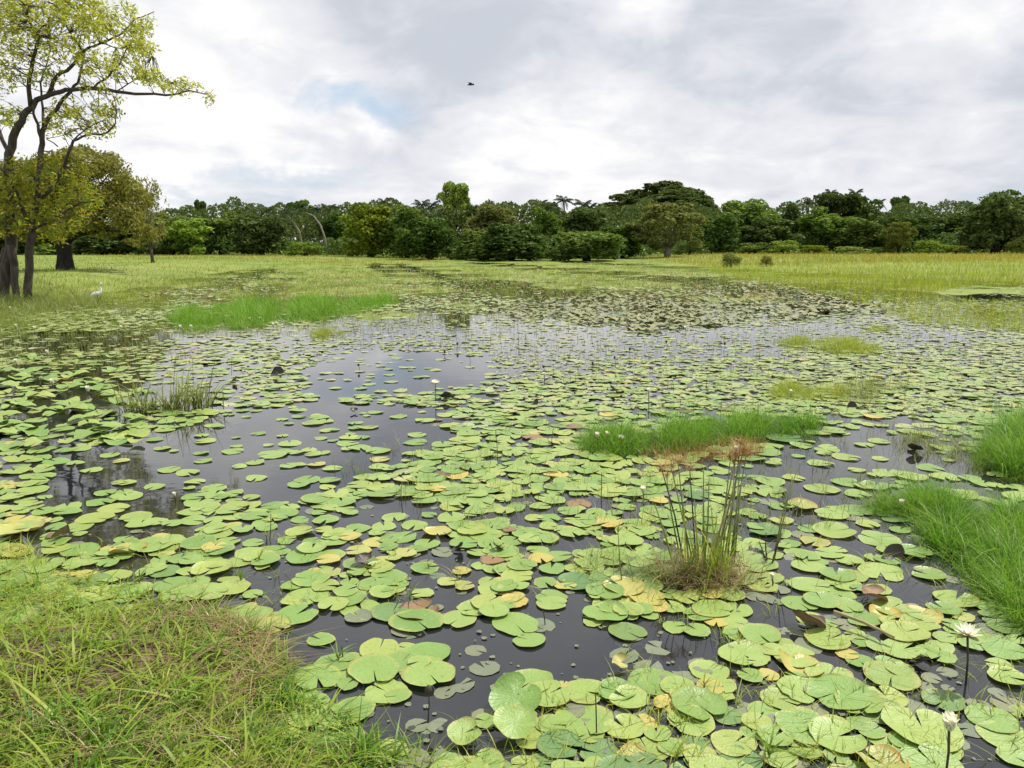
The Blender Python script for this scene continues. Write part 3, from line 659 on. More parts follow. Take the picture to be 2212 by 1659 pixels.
blobs = [ # x, y, rx, ry, clusters, part
    (60, 60, 130, 110, 150, 0), (230, 60, 130, 100, 120, 0), (430, 50, 130, 90, 110, 0), (480, 150, 120, 70, 80, 0), (560, 110, 60, 60, 30, 0), (700, 200, 90, 70, 70, 0), (740, 130, 60, 50, 22, 0),
    (740, 270, 70, 60, 34, 0), (640, 340, 110, 70, 56, 0), (780, 395, 70, 40, 44, 0), (900, 440, 80, 40, 30, 0), (1000, 455, 50, 35, 10, 0), (1090, 500, 25, 35, 8, 0), (480, 330, 100, 60, 50, 0), (330, 260, 110, 90, 60, 0),
    (170, 230, 120, 90, 60, 0), (30, 260, 90, 120, 70, 0), (210, 390, 120, 60, 36, 0), (30, 420, 60, 60, 24, 0), (60, 600, 70, 50, 36, 0), (420, 590, 90, 60, 36, 0), (560, 590, 60, 40, 26, 0), (520, 670, 90, 40, 28, 0),
    (330, 560, 90, 60, 26, 0), (300, 660, 90, 60, 30, 0), (-80, 150, 120, 250, 90, 0), (-70, 560, 80, 120, 30, 0), (500, 460, 90, 40, 24, 0), (650, 60, 80, 40, 16, 0), (300, -120, 350, 100, 130, 0), (560, 540, 80, 40, 14, 0),
    (100, 900, 130, 80, 110, 1), (240, 860, 90, 60, 50, 1), (60, 1000, 110, 90, 110, 1), (250, 1000, 130, 90, 110, 1), (400, 1010, 90, 80, 70, 1), (150, 1130, 160, 80, 120, 1), (320, 1140, 110, 70, 60, 1), (470, 1040, 70, 60, 32, 1),
    (270, 1210, 90, 50, 36, 1), (20, 1150, 80, 70, 60, 1), (-80, 1000, 90, 140, 70, 1), (380, 900, 70, 60, 30, 1)]
tw = MB()
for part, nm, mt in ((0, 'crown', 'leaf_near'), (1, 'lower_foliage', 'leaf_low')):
    CC, NN = [], []
    for (x, y, rx, ry, n, pt) in blobs:
        if pt != part: continue
        for k in range(int(n * (.85 if part == 0 else .6))):
            a = rng.uniform(0, 6.283); q = math.sqrt(rng.uniform(0, 1))
            c = nr(x + rx * q * math.cos(a), y + ry * q * math.sin(a), rng.normal(0, 1.0))
            d2 = ((SK - c) ** 2).sum(1); s0 = SK[d2.argmin()]
            if .02 < d2.min() < .9 and rng.rand() < .85:
                mid = (s0 + c) / 2 + rng.normal(0, .06, 3) + np.array([0, 0, .05])
                tw.tube([s0, mid, c], [.014, .010, .005], 3, cap=False)
            m_ = rng.randint(7, 14)
            dd = rng.normal(0, 1, (m_, 3)); dd /= np.linalg.norm(dd, axis=1)[:, None]
            CC.append(c + dd * rng.uniform(.04, .22, (m_, 1))); NN.append(dd * .6 + np.array([0, 0, .8]))
    C = np.concatenate(CC); N = np.concatenate(NN)
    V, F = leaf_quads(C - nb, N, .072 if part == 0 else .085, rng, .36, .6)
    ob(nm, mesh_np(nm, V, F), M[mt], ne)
ob('twigs', tw.mesh('twigs', origin=nb), M['bark'], ne)

# ------------------------------------------------------------------ blades of grass
def blades(P, L, Wd, rng, lean=.35, droop=.3, segs=3, az=None, bend_dir=None):
    n = len(P); a = rng.uniform(0, 6.283, n) if az is None else az
    D = np.stack([np.cos(a), np.sin(a), np.zeros(n)], 1)
    b = a + math.pi / 2 + rng.normal(0, .5, n); S = np.stack([np.cos(b), np.sin(b), np.zeros(n)], 1)
    ln = np.abs(rng.normal(lean, lean * .6, n)); dr = np.abs(rng.normal(droop, droop * .5, n))
    t = np.linspace(0, 1, segs + 1)
    H = L[:, None] * (t[None] - dr[:, None] * t[None] ** 2.2)
    X = L[:, None] * (ln[:, None] * t[None] * .5 + (ln + dr)[:, None] * t[None] ** 2 * .7)
    C = P[:, None] + D[:, None] * X[..., None] + np.array([0, 0, 1.]) * H[..., None]
    wd = Wd[:, None] * np.maximum(.06, (1 - t[None] ** 2)) * (.55 + .9 * np.minimum(t[None], .5))
    V = np.stack([C - S[:, None] * wd[..., None] * .5, C + S[:, None] * wd[..., None] * .5], 2)     # n, segs+1, 2, 3
    k = (segs + 1) * 2; i = np.arange(segs) * 2
    f = np.stack([i, i + 1, i + 3, i + 2], 1)
    F = (np.arange(n)[:, None, None] * k + f[None]).reshape(-1, 4)
    return V.reshape(-1, 3), F
def sample_poly(poly, n, rng):
    poly = np.array(poly, float); lo, hi = poly.min(0), poly.max(0); out = []
    tot = 0
    while tot < n:
        q = rng.uniform(lo, hi, (n * 3, 2)); q = q[inpoly(q[:, 0], q[:, 1], [tuple(p) for p in poly])]
        out.append(q); tot += len(q)
    return np.concatenate(out)[:n]
def grass(name, label, cat, poly, n, L, Wk, mat, seed, lean=.35, droop=.25, segs=3, kind=None, group=None, hscale=None, z=None, tuft=0):
    rng = R(seed); q = sample_poly(poly, n, rng)
    P = V2W(q[:, 0], q[:, 1])
    if tuft:                                   # gather the blades into tufts
        m = max(2, n // tuft); ix = rng.randint(0, m, n); P = P[:m][ix] + np.c_[rng.normal(0, 1, (n, 2)), np.zeros(n)] * (.012 + .0035 * P[:m][ix][:, 1:2]); q = q[:m][ix]
    P[:, 2] = np.maximum(ground_z(P[:, 0], P[:, 1]), -.03) - .02 if z is None else z
    D = np.linalg.norm(P, axis=1)
    ln = rng.uniform(L[0], L[1], n)
    if hscale is not None: ln = ln * hscale(q, rng)
    Wd = np.maximum(Wk, D * .00055) * rng.uniform(.6, 1.3, n)
    V, F = blades(P, ln, Wd, rng, lean, droop, segs)
    o0 = np.array([P[:, 0].mean(), P[:, 1].mean(), 0.0])
    me = mesh_np(name, V - o0, F)
    return tag(ob(name, me, M[mat], loc=tuple(o0)), label, cat, group, kind)
def dome(poly, edge=26):
    def f(q, rng):
        e = smooth(0, edge, pdist(q[:, 0], q[:, 1], poly)); ph = rng.uniform(0, 6.28, 4)
        low = .72 + .22 * np.sin(q[:, 0] * .045 + ph[0]) + .16 * np.sin(q[:, 0] * .11 + q[:, 1] * .07 + ph[1]) + .12 * np.sin(q[:, 0] * .23 - q[:, 1] * .15 + ph[2])
        return (.45 + .55 * e) * low * rng.uniform(.55, 1.25, len(q))
    return f

# far meadow and water meadow
left_meadow = [(-400, 552), (860, 556), (900, 566), (720, 584), (480, 600), (330, 630), (240, 660), (-400, 690)]
grass('meadow_grass', 'yellow green grass of the left meadow beneath the trees', 'grass', left_meadow, 26000, (.08, .26), .01, 'meadow', 41, .3, .2, 2, 'stuff')
grass('shore_grass', 'ragged grass straggling from the left meadow into the water', 'grass', [(-400, 620), (240, 620), (480, 580), (900, 560), (1400, 560), (1500, 580), (1300, 612), (900, 610), (600, 640), (420, 660), (240, 700), (-400, 720)], 20000, (.08, .30), .01, 'meadow', 49, .35, .25, 2, 'stuff', tuft=14)
grass('yellow_strip', 'yellow grass strip at the foot of the left tree line', 'grass', [(120, 553), (860, 555), (1000, 563), (900, 570), (700, 574), (300, 570)], 5000, (.15, .4), .01, 'meadow_gold', 50, .25, .2, 2, 'stuff')
right_meadow = [(1360, 564), (1500, 552), (2600, 548), (2600, 606), (2212, 606), (1950, 604), (1720, 596), (1520, 584)]
grass('golden_grass', 'tall golden and green grass of the right meadow', 'grass', [(1360, 562), (1500, 552), (2600, 548), (2600, 574), (1720, 578), (1520, 576)], 16000, (.3, .6), .012, 'meadow_gold', 42, .25, .2, 2, 'stuff')
grass('reed_edge', 'green reeds edging the right meadow', 'grass', [(1480, 568), (1720, 574), (2600, 572), (2600, 616), (2100, 620), (2000, 636), (1700, 622), (1560, 600)], 20000, (.2, .5), .012, 'grass_yellow', 43, .25, .2, 2, 'stuff')
mat_band = [(300, 612), (480, 592), (900, 568), (1360, 568), (1700, 596), (1760, 650), (1500, 690), (1100, 690), (760, 720), (500, 730), (200, 720), (-300, 730), (-300, 680), (230, 660)]
grass('water_meadow', 'pale mat of grasses and weeds on the far water', 'grass', mat_band, 44000, (.06, .20), .008, 'mat_pale', 44, .45, .35, 2, 'stuff')
grass('water_meadow_green', 'green grass scattered over the weedy far water', 'grass', [(-300, 660), (240, 640), (480, 590), (1360, 566), (1700, 600), (1500, 640), (900, 650), (240, 720), (-300, 740)], 30000, (.10, .30), .008, 'meadow', 45, .35, .3, 2, 'stuff', tuft=10)
grass('brown_sedge_drift', 'drifts of brown dead sedge in the flooded marsh', 'grass', [(300, 630), (700, 590), (1360, 580), (1760, 600), (1760, 650), (1300, 650), (900, 660), (400, 680)], 7000, (.08, .28), .008, 'grass_dry', 52, .4, .3, 2, 'stuff', tuft=22)
grass('right_weed_mat', 'weedy green mat on the water at the right', 'grass', [(1700, 622), (2000, 640), (2120, 650), (2600, 652), (2600, 740), (2212, 720), (1980, 700), (1860, 660)], 15000, (.08, .30), .008, 'grass_yellow', 46, .4, .3, 2, 'stuff')
grass('stem_scatter', 'thin upright stems scattered over the middle water', 'stems', [(620, 740), (900, 690), (1760, 690), (2300, 740), (2300, 830), (1900, 850), (1100, 830), (1060, 760)], 4200, (.06, .20), .003, 'mat_pale', 47, .15, .05, 2, 'stuff')
grass('left_weed_mat', 'olive and rusty weeds on the shaded water at the left', 'grass', [(-300, 700), (200, 690), (380, 745), (300, 800), (80, 790), (-300, 830)], 5000, (.08, .26), .006, 'grass_olive', 48, .4, .3, 2, 'stuff')

grass('tree_foot_weeds', 'dark green weeds around the foot of the nearest tree', 'weeds', [(-200, 672), (-200, 630), (90, 622), (180, 636), (240, 655), (200, 672), (90, 680)], 5200, (.20, .55), .012, 'grass_olive', 51, .35, .3, 3, 'stuff', tuft=10)
patches = [
    ('grass_patch', 'long bright green grass patch beyond the open water at the left', [(338, 700), (400, 668), (560, 645), (870, 640), (860, 662), (720, 690), (560, 706), (430, 718)], 24000, (.22, .44), 'grass_bright', .008),
    ('grass_patch', 'small green tuft patch on the water right of the long bright patch', [(660, 722), (700, 706), (750, 712), (745, 734), (690, 738)], 1600, (.16, .30), 'grass_yellow', .008),
    ('grass_patch', 'low green tuft in the pale weeds below the long bright patch', [(598, 758), (650, 748), (668, 762), (620, 772)], 420, (.08, .16), 'grass_olive', .007),
    ('grass_patch', 'yellow green grass bank on the water at the middle right', [(1668, 742), (1720, 724), (1850, 732), (1926, 752), (1910, 772), (1760, 768)], 6000, (.14, .28), 'grass_yellow', .007),
    ('grass_patch', 'small green grass bunch left of the right edge mats', [(1860, 708), (1930, 698), (1960, 716), (1880, 722)], 1600, (.12, .24), 'grass_yellow', .007),
    ('grass_patch', 'little green tuft alone on the water at the right', [(2010, 806), (2030, 788), (2075, 790), (2085, 810), (2040, 818)], 520, (.10, .17), 'grass_bright', .006),
    ('grass_patch', 'olive grass patch with one white bud before it', [(1640, 858), (1690, 830), (1810, 836), (1850, 862), (1760, 876)], 4200, (.14, .28), 'grass_yellow', .005),
    ('grass_patch', 'thin grey green stems right of the olive grass patch', [(1780, 850), (1830, 822), (1980, 820), (1960, 850), (1850, 890)], 1500, (.14, .28), 'grass_olive', .003),
    ('grass_island', 'vivid green grass island in the middle right, rusty in front', [(1236, 978), (1270, 930), (1420, 936), (1540, 905), (1700, 900), (1780, 915), (1760, 938), (1600, 962), (1440, 985), (1300, 988)], 9000, (.18, .34), 'grass_bright', .006),
    ('grass_island', 'vivid green grass mass at the right edge, upper one', [(2100, 1000), (2140, 930), (2240, 900), (2330, 930), (2330, 1040), (2180, 1040)], 6000, (.24, .42), 'grass_bright', .006),
    ('grass_island', 'dark green rounded grass clump holding a cream bud', [(1872, 1112), (1900, 1078), (1990, 1064), (2090, 1080), (2110, 1125), (1990, 1130)], 3600, (.17, .30), 'grass_bright', .005),
    ('grass_island', 'large vivid green grass mass at the right edge, nearest one', [(1950, 1150), (2060, 1105), (2200, 1100), (2330, 1090), (2330, 1400), (2240, 1400), (2190, 1340), (2120, 1290), (2050, 1210)], 11000, (.14, .27), 'grass_bright', .006),
    ('grass_patch', 'sparse green grass strip left of the right edge grass', [(1930, 960), (1990, 920), (2080, 930), (2110, 990), (2040, 1010)], 1900, (.10, .22), 'grass_olive', .004),
    ('grass_tuft', 'low grey green grass tuft left of the brown reed tussock', [(1220, 1225), (1250, 1195), (1330, 1190), (1370, 1220), (1330, 1245), (1250, 1246)], 1100, (.07, .16), 'grass_olive', .003),
    ('grass_tuft', 'low olive grass at the left foot of the brown reed tussock', [(1370, 1250), (1390, 1200), (1450, 1180), (1470, 1240), (1440, 1268)], 700, (.08, .18), 'grass_olive', .003),
    ('grass_tuft', 'short sprouting grass among the pads at the lower right', [(1430, 1530), (1470, 1470), (1540, 1450), (1600, 1490), (1590, 1530), (1500, 1548)], 420, (.05, .12), 'grass_yellow', .005),
    ('grass_tuft', 'grass sprouting at the bottom edge right of the middle', [(1630, 1670), (1650, 1610), (1690, 1600), (1720, 1640), (1720, 1670)], 240, (.06, .13), 'grass_yellow', .006),
    ('grass_tuft', 'yellowish tuft at the bottom edge left of the closed lily', [(1740, 1690), (1790, 1630), (1880, 1620), (1940, 1660), (1920, 1690)], 420, (.05, .12), 'grass_yellow', .006),
    ('grass_tuft', 'bank grass reaching over the water at the bottom middle', [(600, 1700), (640, 1590), (720, 1570), (820, 1590), (900, 1610), (960, 1640), (960, 1700)], 1100, (.06, .15), 'grass_bank', .006),
    ('grass_patch', 'brownish red weed patch on the left water', [(330, 775), (380, 745), (450, 755), (440, 785), (370, 790)], 260, (.10, .20), 'sedge_red', .008),
]
for i, (nm, lb, poly, n, L, mt, wk) in enumerate(patches):
    n = int(n * 1.35); L = (L[0] * 1.1, L[1] * 1.25)
    grass(nm, lb, 'grass', poly, n, L, wk, mt, 60 + i, .40, .34, 4, hscale=dome(poly, 16), tuft=6, group='grass growing out of the pond')
grass('rusty_sedge', 'rusty red sedge in front of the vivid grass island', 'sedge', [(1380, 992), (1420, 950), (1560, 955), (1660, 960), (1640, 990), (1500, 1003)], 1500, (.08, .2), .005, 'sedge_red', 90, .35, .2, 3)
grass('pad_gap_weeds', 'thin green weed blades poking up between the near pads', 'weeds', [(-100, 1180), (600, 1140), (1200, 1120), (2300, 1130), (2300, 1680), (1000, 1680), (980, 1560), (1350, 1480), (1250, 1300), (900, 1290), (620, 1380), (450, 1330), (-100, 1330)], 2600, (.03, .12), .0042, 'grass_yellow', 93, .6, .4, 4, 'stuff', tuft=7, z=-.01)
grass('mid_gap_weeds', 'thin olive stems poking up between the middle pads', 'weeds', [(700, 1000), (1240, 880), (2200, 860), (2300, 1130), (1600, 1160), (1000, 1140)], 3600, (.05, .17), .004, 'grass_olive', 94, .3, .25, 3, 'stuff', tuft=7, z=-.01)
grass('bank_fringe', 'loose yellow green weeds straggling off the bank over the pads', 'weeds', [(-200, 1270), (260, 1270), (480, 1320), (620, 1400), (640, 1500), (760, 1560), (860, 1680), (500, 1680), (480, 1470), (330, 1345), (-200, 1350)], 3000, (.03, .11), .0075, 'grass_bank', 95, .8, .55, 4, 'stuff', tuft=8, z=.0)
# reed tufts standing in the left water
for i, (x, y, h, lb) in enumerate([(303, 890, .34, 'clump of arching green reeds standing in the left water, leftmost of three'),
                                   (372, 886, .30, 'clump of short green reeds in the left water, middle of three'),
                                   (424, 880, .46, 'tallest reed clump in the left water, rightmost of three')]):
    c = V2W(x, y); rng = R(100 + i); n = 90; h *= 1.25
    P = np.c_[c[0] + rng.normal(0, .09, n), c[1] + rng.normal(0, .06, n), np.full(n, -.05)]
    e = empty('reed_clump', tuple(c)); tag(e, lb, 'reeds', 'reed clumps in the left water')
    V, F = blades(P - c, rng.uniform(.5, 1.1, n) * (h + .05), np.full(n, .014), rng, .30, .30, 5)
    ob('blades', mesh_np('blades', V, F), M['grass_olive'], e)
    V, F = blades(P[:12] - c, rng.uniform(.3, .6, 12) * h, np.full(12, .014), rng, .25, .4, 4)
    ob('dead_blades', mesh_np('dead_blades', V, F), M['stem_dark'], e)

# ------------------------------------------------------------------ bank grass (bottom left)
bank_poly = [(-260, 1352), (0, 1352), (160, 1332), (330, 1342), (470, 1380), (515, 1425), (480, 1470), (560, 1530), (600, 1600), (650, 1700), (640, 1900), (-260, 1900)]
grass('bank_grass', 'short tangled green grass covering the near bank', 'grass', bank_poly, 8000, (.03, .10), .0070, 'grass_bank', 120, .5, .35, 4, 'stuff', tuft=9)
grass('bank_long_grass', 'long arching yellow green blades over the near bank', 'grass', bank_poly, 1900, (.08, .18), .0125, 'grass_bank', 124, .75, .6, 5, 'stuff', tuft=6)
grass('bank_dry_grass', 'dead straw and brown stems lying in the bank grass', 'grass', bank_poly, 1300, (.07, .17), .0042, 'grass_dry', 121, 1.2, .75, 5, 'stuff')
grass('bank_edge_weed', 'brown rotting weed along the water edge of the bank', 'weeds', [(250, 1350), (420, 1330), (560, 1370), (590, 1450), (560, 1510), (500, 1500), (520, 1430), (460, 1385), (350, 1360)], 1500, (.04, .12), .005, 'grass_dry', 122, 1.2, .8, 4, 'stuff', z=.0)
grass('left_edge_weed', 'yellowing weeds between the pads at the left edge', 'weeds', [(-200, 1190), (60, 1180), (180, 1260), (150, 1330), (-200, 1340)], 900, (.04, .12), .006, 'grass_yellow', 123, 1.0, .7, 4, 'stuff', z=.0)

# ------------------------------------------------------------------ lily pads
def pad_mesh(name, seed, nt=28, rings=(.34, .68, .92, 1.0), curl=.0, wave=.03, notch=.13, fold=0.0, nibble=True):
    rng = R(seed); th = np.linspace(notch, 2 * math.pi - notch, nt)
    rim = 1 + .035 * np.sin(th * 2 + rng.rand() * 6) + .025 * np.sin(th * 3 + rng.rand() * 6) + .015 * np.sin(th * 7 + rng.rand() * 6) + rng.normal(0, .008, nt)
    e = np.minimum(th - notch, 2 * math.pi - notch - th); rim *= .80 + .20 * smooth(0, .42, e)
    if nibble:
        for k in range(rng.randint(0, 3)): rim *= 1 - rng.uniform(.04, .14) * np.exp(-((th - rng.uniform(.6, 5.6)) / .07) ** 2)
    ph = rng.uniform(0, 6.28, 4); V = [(0, 0, -.015)]; 
    for r in rings:
        x = r * rim * np.cos(th); y = r * rim * np.sin(th)
        z = wave * r ** 2 * (np.sin(th * 3 + ph[0]) + .6 * np.sin(th * 5 + ph[1])) + curl * r ** 6 * (.6 + .4 * np.sin(th * 2 + ph[2])) + .02 * r
        if fold: z = z + fold * np.maximum(0, x * math.cos(ph[3]) + y * math.sin(ph[3]) - .25) ** 1.4
        V += list(zip(x, y, z))
    V = np.array(V); F = [(0, 1 + j, 2 + j) for j in range(nt - 1)]
    for i in range(len(rings) - 1):
        a = 1 + i * nt; b = a + nt; F += [(a + j, b + j, b + j + 1, a + j + 1) for j in range(nt - 1)]
    me = bpy.data.meshes.new(name); me.from_pydata(V.tolist(), [], F)
    uv = me.uv_layers.new(name='UVMap'); idx = np.zeros(len(me.loops), np.int32); me.loops.foreach_get('vertex_index', idx)
    uv.data.foreach_set('uv', V[idx][:, :2].astype(np.float32).ravel())
    me.polygons.foreach_set('use_smooth', np.ones(len(me.polygons), bool)); me.update()
    return me
FLAT = [pad_mesh('lily_pad', 200 + i, wave=.012 + .004 * (i % 4), curl=[0, .05, .02, .10][i % 4], notch=[.05, .10, .16, .22, .07][i % 5]) for i in range(12)]
CURL = [pad_mesh('lily_pad', 240 + i, wave=.05, curl=.16, notch=.18, fold=.5 if i % 2 else .2) for i in range(6)]
DEAD = [pad_mesh('withered_pad', 260 + i, wave=.14, curl=.22, notch=.35, fold=.75) for i in range(4)]
_mc = {}
def with_mat(me, key):
    k = (me.name, key)
    if k not in _mc:
        c = me.copy(); c.materials.clear(); c.materials.append(M[key]); _mc[k] = c
    return _mc[k]
# traced pads: (region origin x, y) in source pixels, then (x, y, width, look); region pixels are source * 2.304
REG = {
 'A': (0, 1660, [(1990, 50, 290), (2160, 105, 220), (1590, 180, 350), (1920, 170, 310), (2060, 580, 330), (270, 70, 460), (80, 200, 330), (1220, 40, 260), (820, 30, 260), (2000, 830, 290),
                 (1960, 690, 200), (2080, 330, 190, 'd'), (2080, 990, 260), (1450, 265, 120, 'y'), (1600, 570, 130, 'y'), (1780, 640, 150, 'y'), (1400, 620, 110, 'y'), (1900, 930, 160, 'y')]),
 'B': (960, 1660, [(490, 210, 370), (760, 195, 260), (990, 150, 220), (1130, 225, 340), (1365, 90, 225), (1215, 330, 230), (250, 390, 300), (555, 425, 325), (570, 565, 360), (210, 530, 380),
                   (290, 660, 310), (80, 785, 300), (110, 180, 200, 'd'), (1230, 600, 330), (1130, 760, 370, 't'), (1590, 665, 310), (1570, 850, 430), (1130, 930, 310, 't'), (800, 980, 250, 't'), (1860, 720, 280),
                   (2040, 605, 370), (2200, 850, 190), (1710, 160, 320), (1980, 100, 300, 'y'), (1700, 30, 280), (2160, 245, 170), (2150, 120, 180), (1960, 870, 190, 'y'), (1880, 1080, 210, 'y'), (2150, 1030, 220),
                   (930, 1130, 270), (1420, 1020, 320, 'k'), (1660, 1060, 280, 'k'), (1120, 80, 200, 'y'), (40, 620, 150), (60, 70, 200), (1440, 620, 90, 'y'), (60, 950, 200), (1300, 1130, 250, 'k'), (30, 20, 180)]),
 'C': (1920, 1660, [(110, 30, 190), (310, 40, 210), (350, 130, 220), (320, 215, 210), (110, 160, 240), (90, 270, 190), (500, 300, 300), (400, 425, 340), (730, 440, 300), (610, 350, 240),
                    (170, 530, 280), (950, 560, 310), (730, 580, 170), (940, 330, 320), (1150, 470, 200), (1340, 480, 200), (1160, 190, 270), (1350, 570, 370), (1440, 290, 330), (1590, 410, 190),
                    (1000, 680, 450), (1140, 745, 340), (1320, 700, 270), (1690, 720, 290, 'k'), (1550, 910, 520), (800, 900, 430), (480, 860, 220), (1310, 990, 210), (1480, 1060, 260), (2000, 840, 340),
                    (2110, 960, 370), (2150, 1090, 220), (2110, 570, 260), (2050, 490, 170), (2080, 400, 280), (1770, 60, 300), (1310, 160, 210, 'y'), (1560, 170, 240, 'y'), (60, 860, 320), (70, 1000, 220, 'k'),
                    (330, 1000, 300), (110, 1090, 240), (640, 720, 270), (760, 90, 250), (900, 80, 250), (1060, 110, 230), (830, 190, 200), (2190, 800, 160), (1000, 30, 240), (300, 820, 220, 'k'),
                    (1280, 370, 180), (1180, 340, 200), (700, 880, 250), (600, 970, 260), (180, 640, 200, 'y'), (560, 560, 150, 'y'), (2000, 120, 200), (1880, 360, 190), (2100, 250, 240, 'k'), (380, 1100, 280, 'k'), (620, 1090, 260), (1700, 320, 160), (1820, 180, 150, 'y')]),
 'D': (1920, 1200, [(980, 680, 290), (1270, 735, 290), (1490, 820, 260), (1000, 970, 240), (1280, 950, 290), (1590, 960, 240), (520, 1040, 210), (830, 1040, 280), (810, 850, 170), (950, 830, 190),
                    (1080, 870, 200), (700, 760, 135), (1410, 675, 140), (1580, 650, 120), (1370, 590, 240, 'k'), (900, 405, 240), (1130, 440, 180), (1060, 365, 200), (570, 360, 190), (560, 435, 180),
                    (890, 240, 180), (1060, 200, 190), (660, 80, 250, 'k'), (850, 40, 130), (1040, 45, 100), (1330, 300, 200), (1480, 325, 220), (720, 335, 150), (760, 520, 220, 'y'), (640, 610, 160, 'y'),
                    (440, 840, 160), (460, 930, 160), (470, 760, 160), (860, 750, 200, 'y'), (540, 170, 200), (1250, 390, 220), (1700, 330, 200), (1860, 340, 150), (2030, 390, 120), (620, 520, 140), (420, 560, 150), (1180, 120, 130), (480, 650, 140)]),
 'E': (960, 1200, [(240, 345, 170), (490, 350, 150), (340, 590, 170), (160, 415, 115), (70, 460, 150), (570, 575, 110), (720, 595, 200), (790, 650, 200), (400, 720, 200), (620, 695, 210, 'y'),
                   (240, 690, 130), (110, 665, 170), (60, 720, 150, 'y'), (215, 755, 170, 'y'), (110, 810, 180, 'y'), (800, 760, 210), (420, 830, 150, 'y'), (560, 765, 180), (310, 980, 250), (50, 1015, 130),
                   (70, 1110, 190), (270, 1090, 200), (540, 920, 190), (520, 1085, 160), (950, 1015, 140), (1105, 1020, 170), (1100, 935, 240), (1110, 850, 150), (900, 905, 130), (880, 820, 150),
                   (1130, 530, 140), (970, 530, 160), (1290, 520, 150), (1480, 555, 170), (1650, 560, 150), (1640, 620, 200), (1350, 650, 140), (1440, 675, 140), (1230, 690, 170), (1020, 690, 150),
                   (1110, 745, 160), (1290, 865, 180, 'y'), (1320, 1015, 160), (1450, 1035, 160, 'y'), (1100, 1105, 190, 'y'), (1360, 1110, 220), (1720, 1000, 270, 'k'), (1960, 1035, 260), (1710, 1090, 260), (1990, 1125, 250, 'y'),
                   (2140, 1095, 170), (720, 480, 200), (720, 525, 170), (960, 460, 100), (1060, 480, 90), (640, 380, 150), (800, 400, 190), (930, 330, 170), (1050, 395, 260), (1230, 430, 130),
                   (1400, 400, 200), (880, 350, 150, 'y'), (590, 232, 130), (250, 265, 150), (390, 262, 110), (480, 105, 160), (440, 180, 110), (250, 215, 140, 'y'), (240, 160, 180), (40, 112, 150),
                   (1300, 112, 150), (1500, 242, 150), (1550, 172, 130, 'k'), (1700, 182, 150, 'k'), (880, 242, 130), (860, 115, 120), (1250, 600, 130), (1040, 610, 120), (260, 870, 130, 'y'), (1560, 640, 150), (690, 1010, 150, 'y'), (780, 940, 130, 'y'), (800, 1040, 140, 'y'), (500, 800, 140)]),
 'F': (0, 1200, [(435, 525, 190), (435, 560, 180), (740, 535, 220), (620, 598, 240), (660, 490, 200), (805, 430, 120), (680, 435, 140), (180, 440, 120), (160, 485, 130), (880, 590, 220),
                 (1020, 620, 150), (1120, 632, 150), (1250, 465, 160), (1370, 495, 140), (1390, 405, 160), (1520, 485, 110), (1630, 460, 120), (1240, 560, 180), (1400, 550, 180), (1620, 512, 150),
                 (1660, 592, 180), (1500, 665, 140), (1380, 685, 140), (520, 805, 260), (730, 795, 160, 'y'), (600, 875, 190), (800, 852, 130), (990, 775, 300), (1130, 722, 120), (1290, 762, 260),
                 (1170, 865, 170), (1330, 862, 250), (1550, 880, 200), (740, 972, 230), (290, 912, 260), (90, 975, 190), (860, 1065, 290), (1180, 1095, 300), (1280, 1012, 180), (1970, 845, 260),
                 (60, 575, 120, 'y'), (120, 615, 200, 'y'), (140, 690, 300, 'y'), (2040, 945, 100, 'y'), (2150, 950, 130, 'y'), (1840, 502, 70), (1980, 492, 110), (2140, 352, 150), (2050, 247, 130, 'y'), (1650, 235, 130),
                 (1770, 187, 200), (1510, 162, 150), (1530, 130, 90), (1740, 122, 80), (1830, 62, 80), (285, 287, 140), (490, 240, 120), (100, 292, 180), (80, 385, 150, 'y'), (60, 172, 130),
                 (260, 162, 150), (1330, 97, 150), (1000, 87, 120), (260, 622, 150, 'y'), (60, 800, 200, 'y'), (1640, 760, 150), (1480, 750, 160), (1860, 740, 140), (1940, 610, 130), (1730, 540, 130), (80, 1090, 260), (420, 160, 130), (2080, 80, 90), (2110, 30, 90)]),
}
pads = []                                      # x, y, r, look, traced
for key, (ox, oy, lst) in REG.items():
    for it in lst:
        vx, vy = (ox + it[0] / 2.304) * .768056, (oy + it[1] / 2.304) * .768056
        p = V2W(vx, vy); dist = p[1] * cp + (CAM_H) * sp
        r = it[2] / 2.304 * .768056 / FPX * dist / 2 * .95
        pads.append([p[0], p[1], r, it[3] if len(it) > 3 else 'g'])
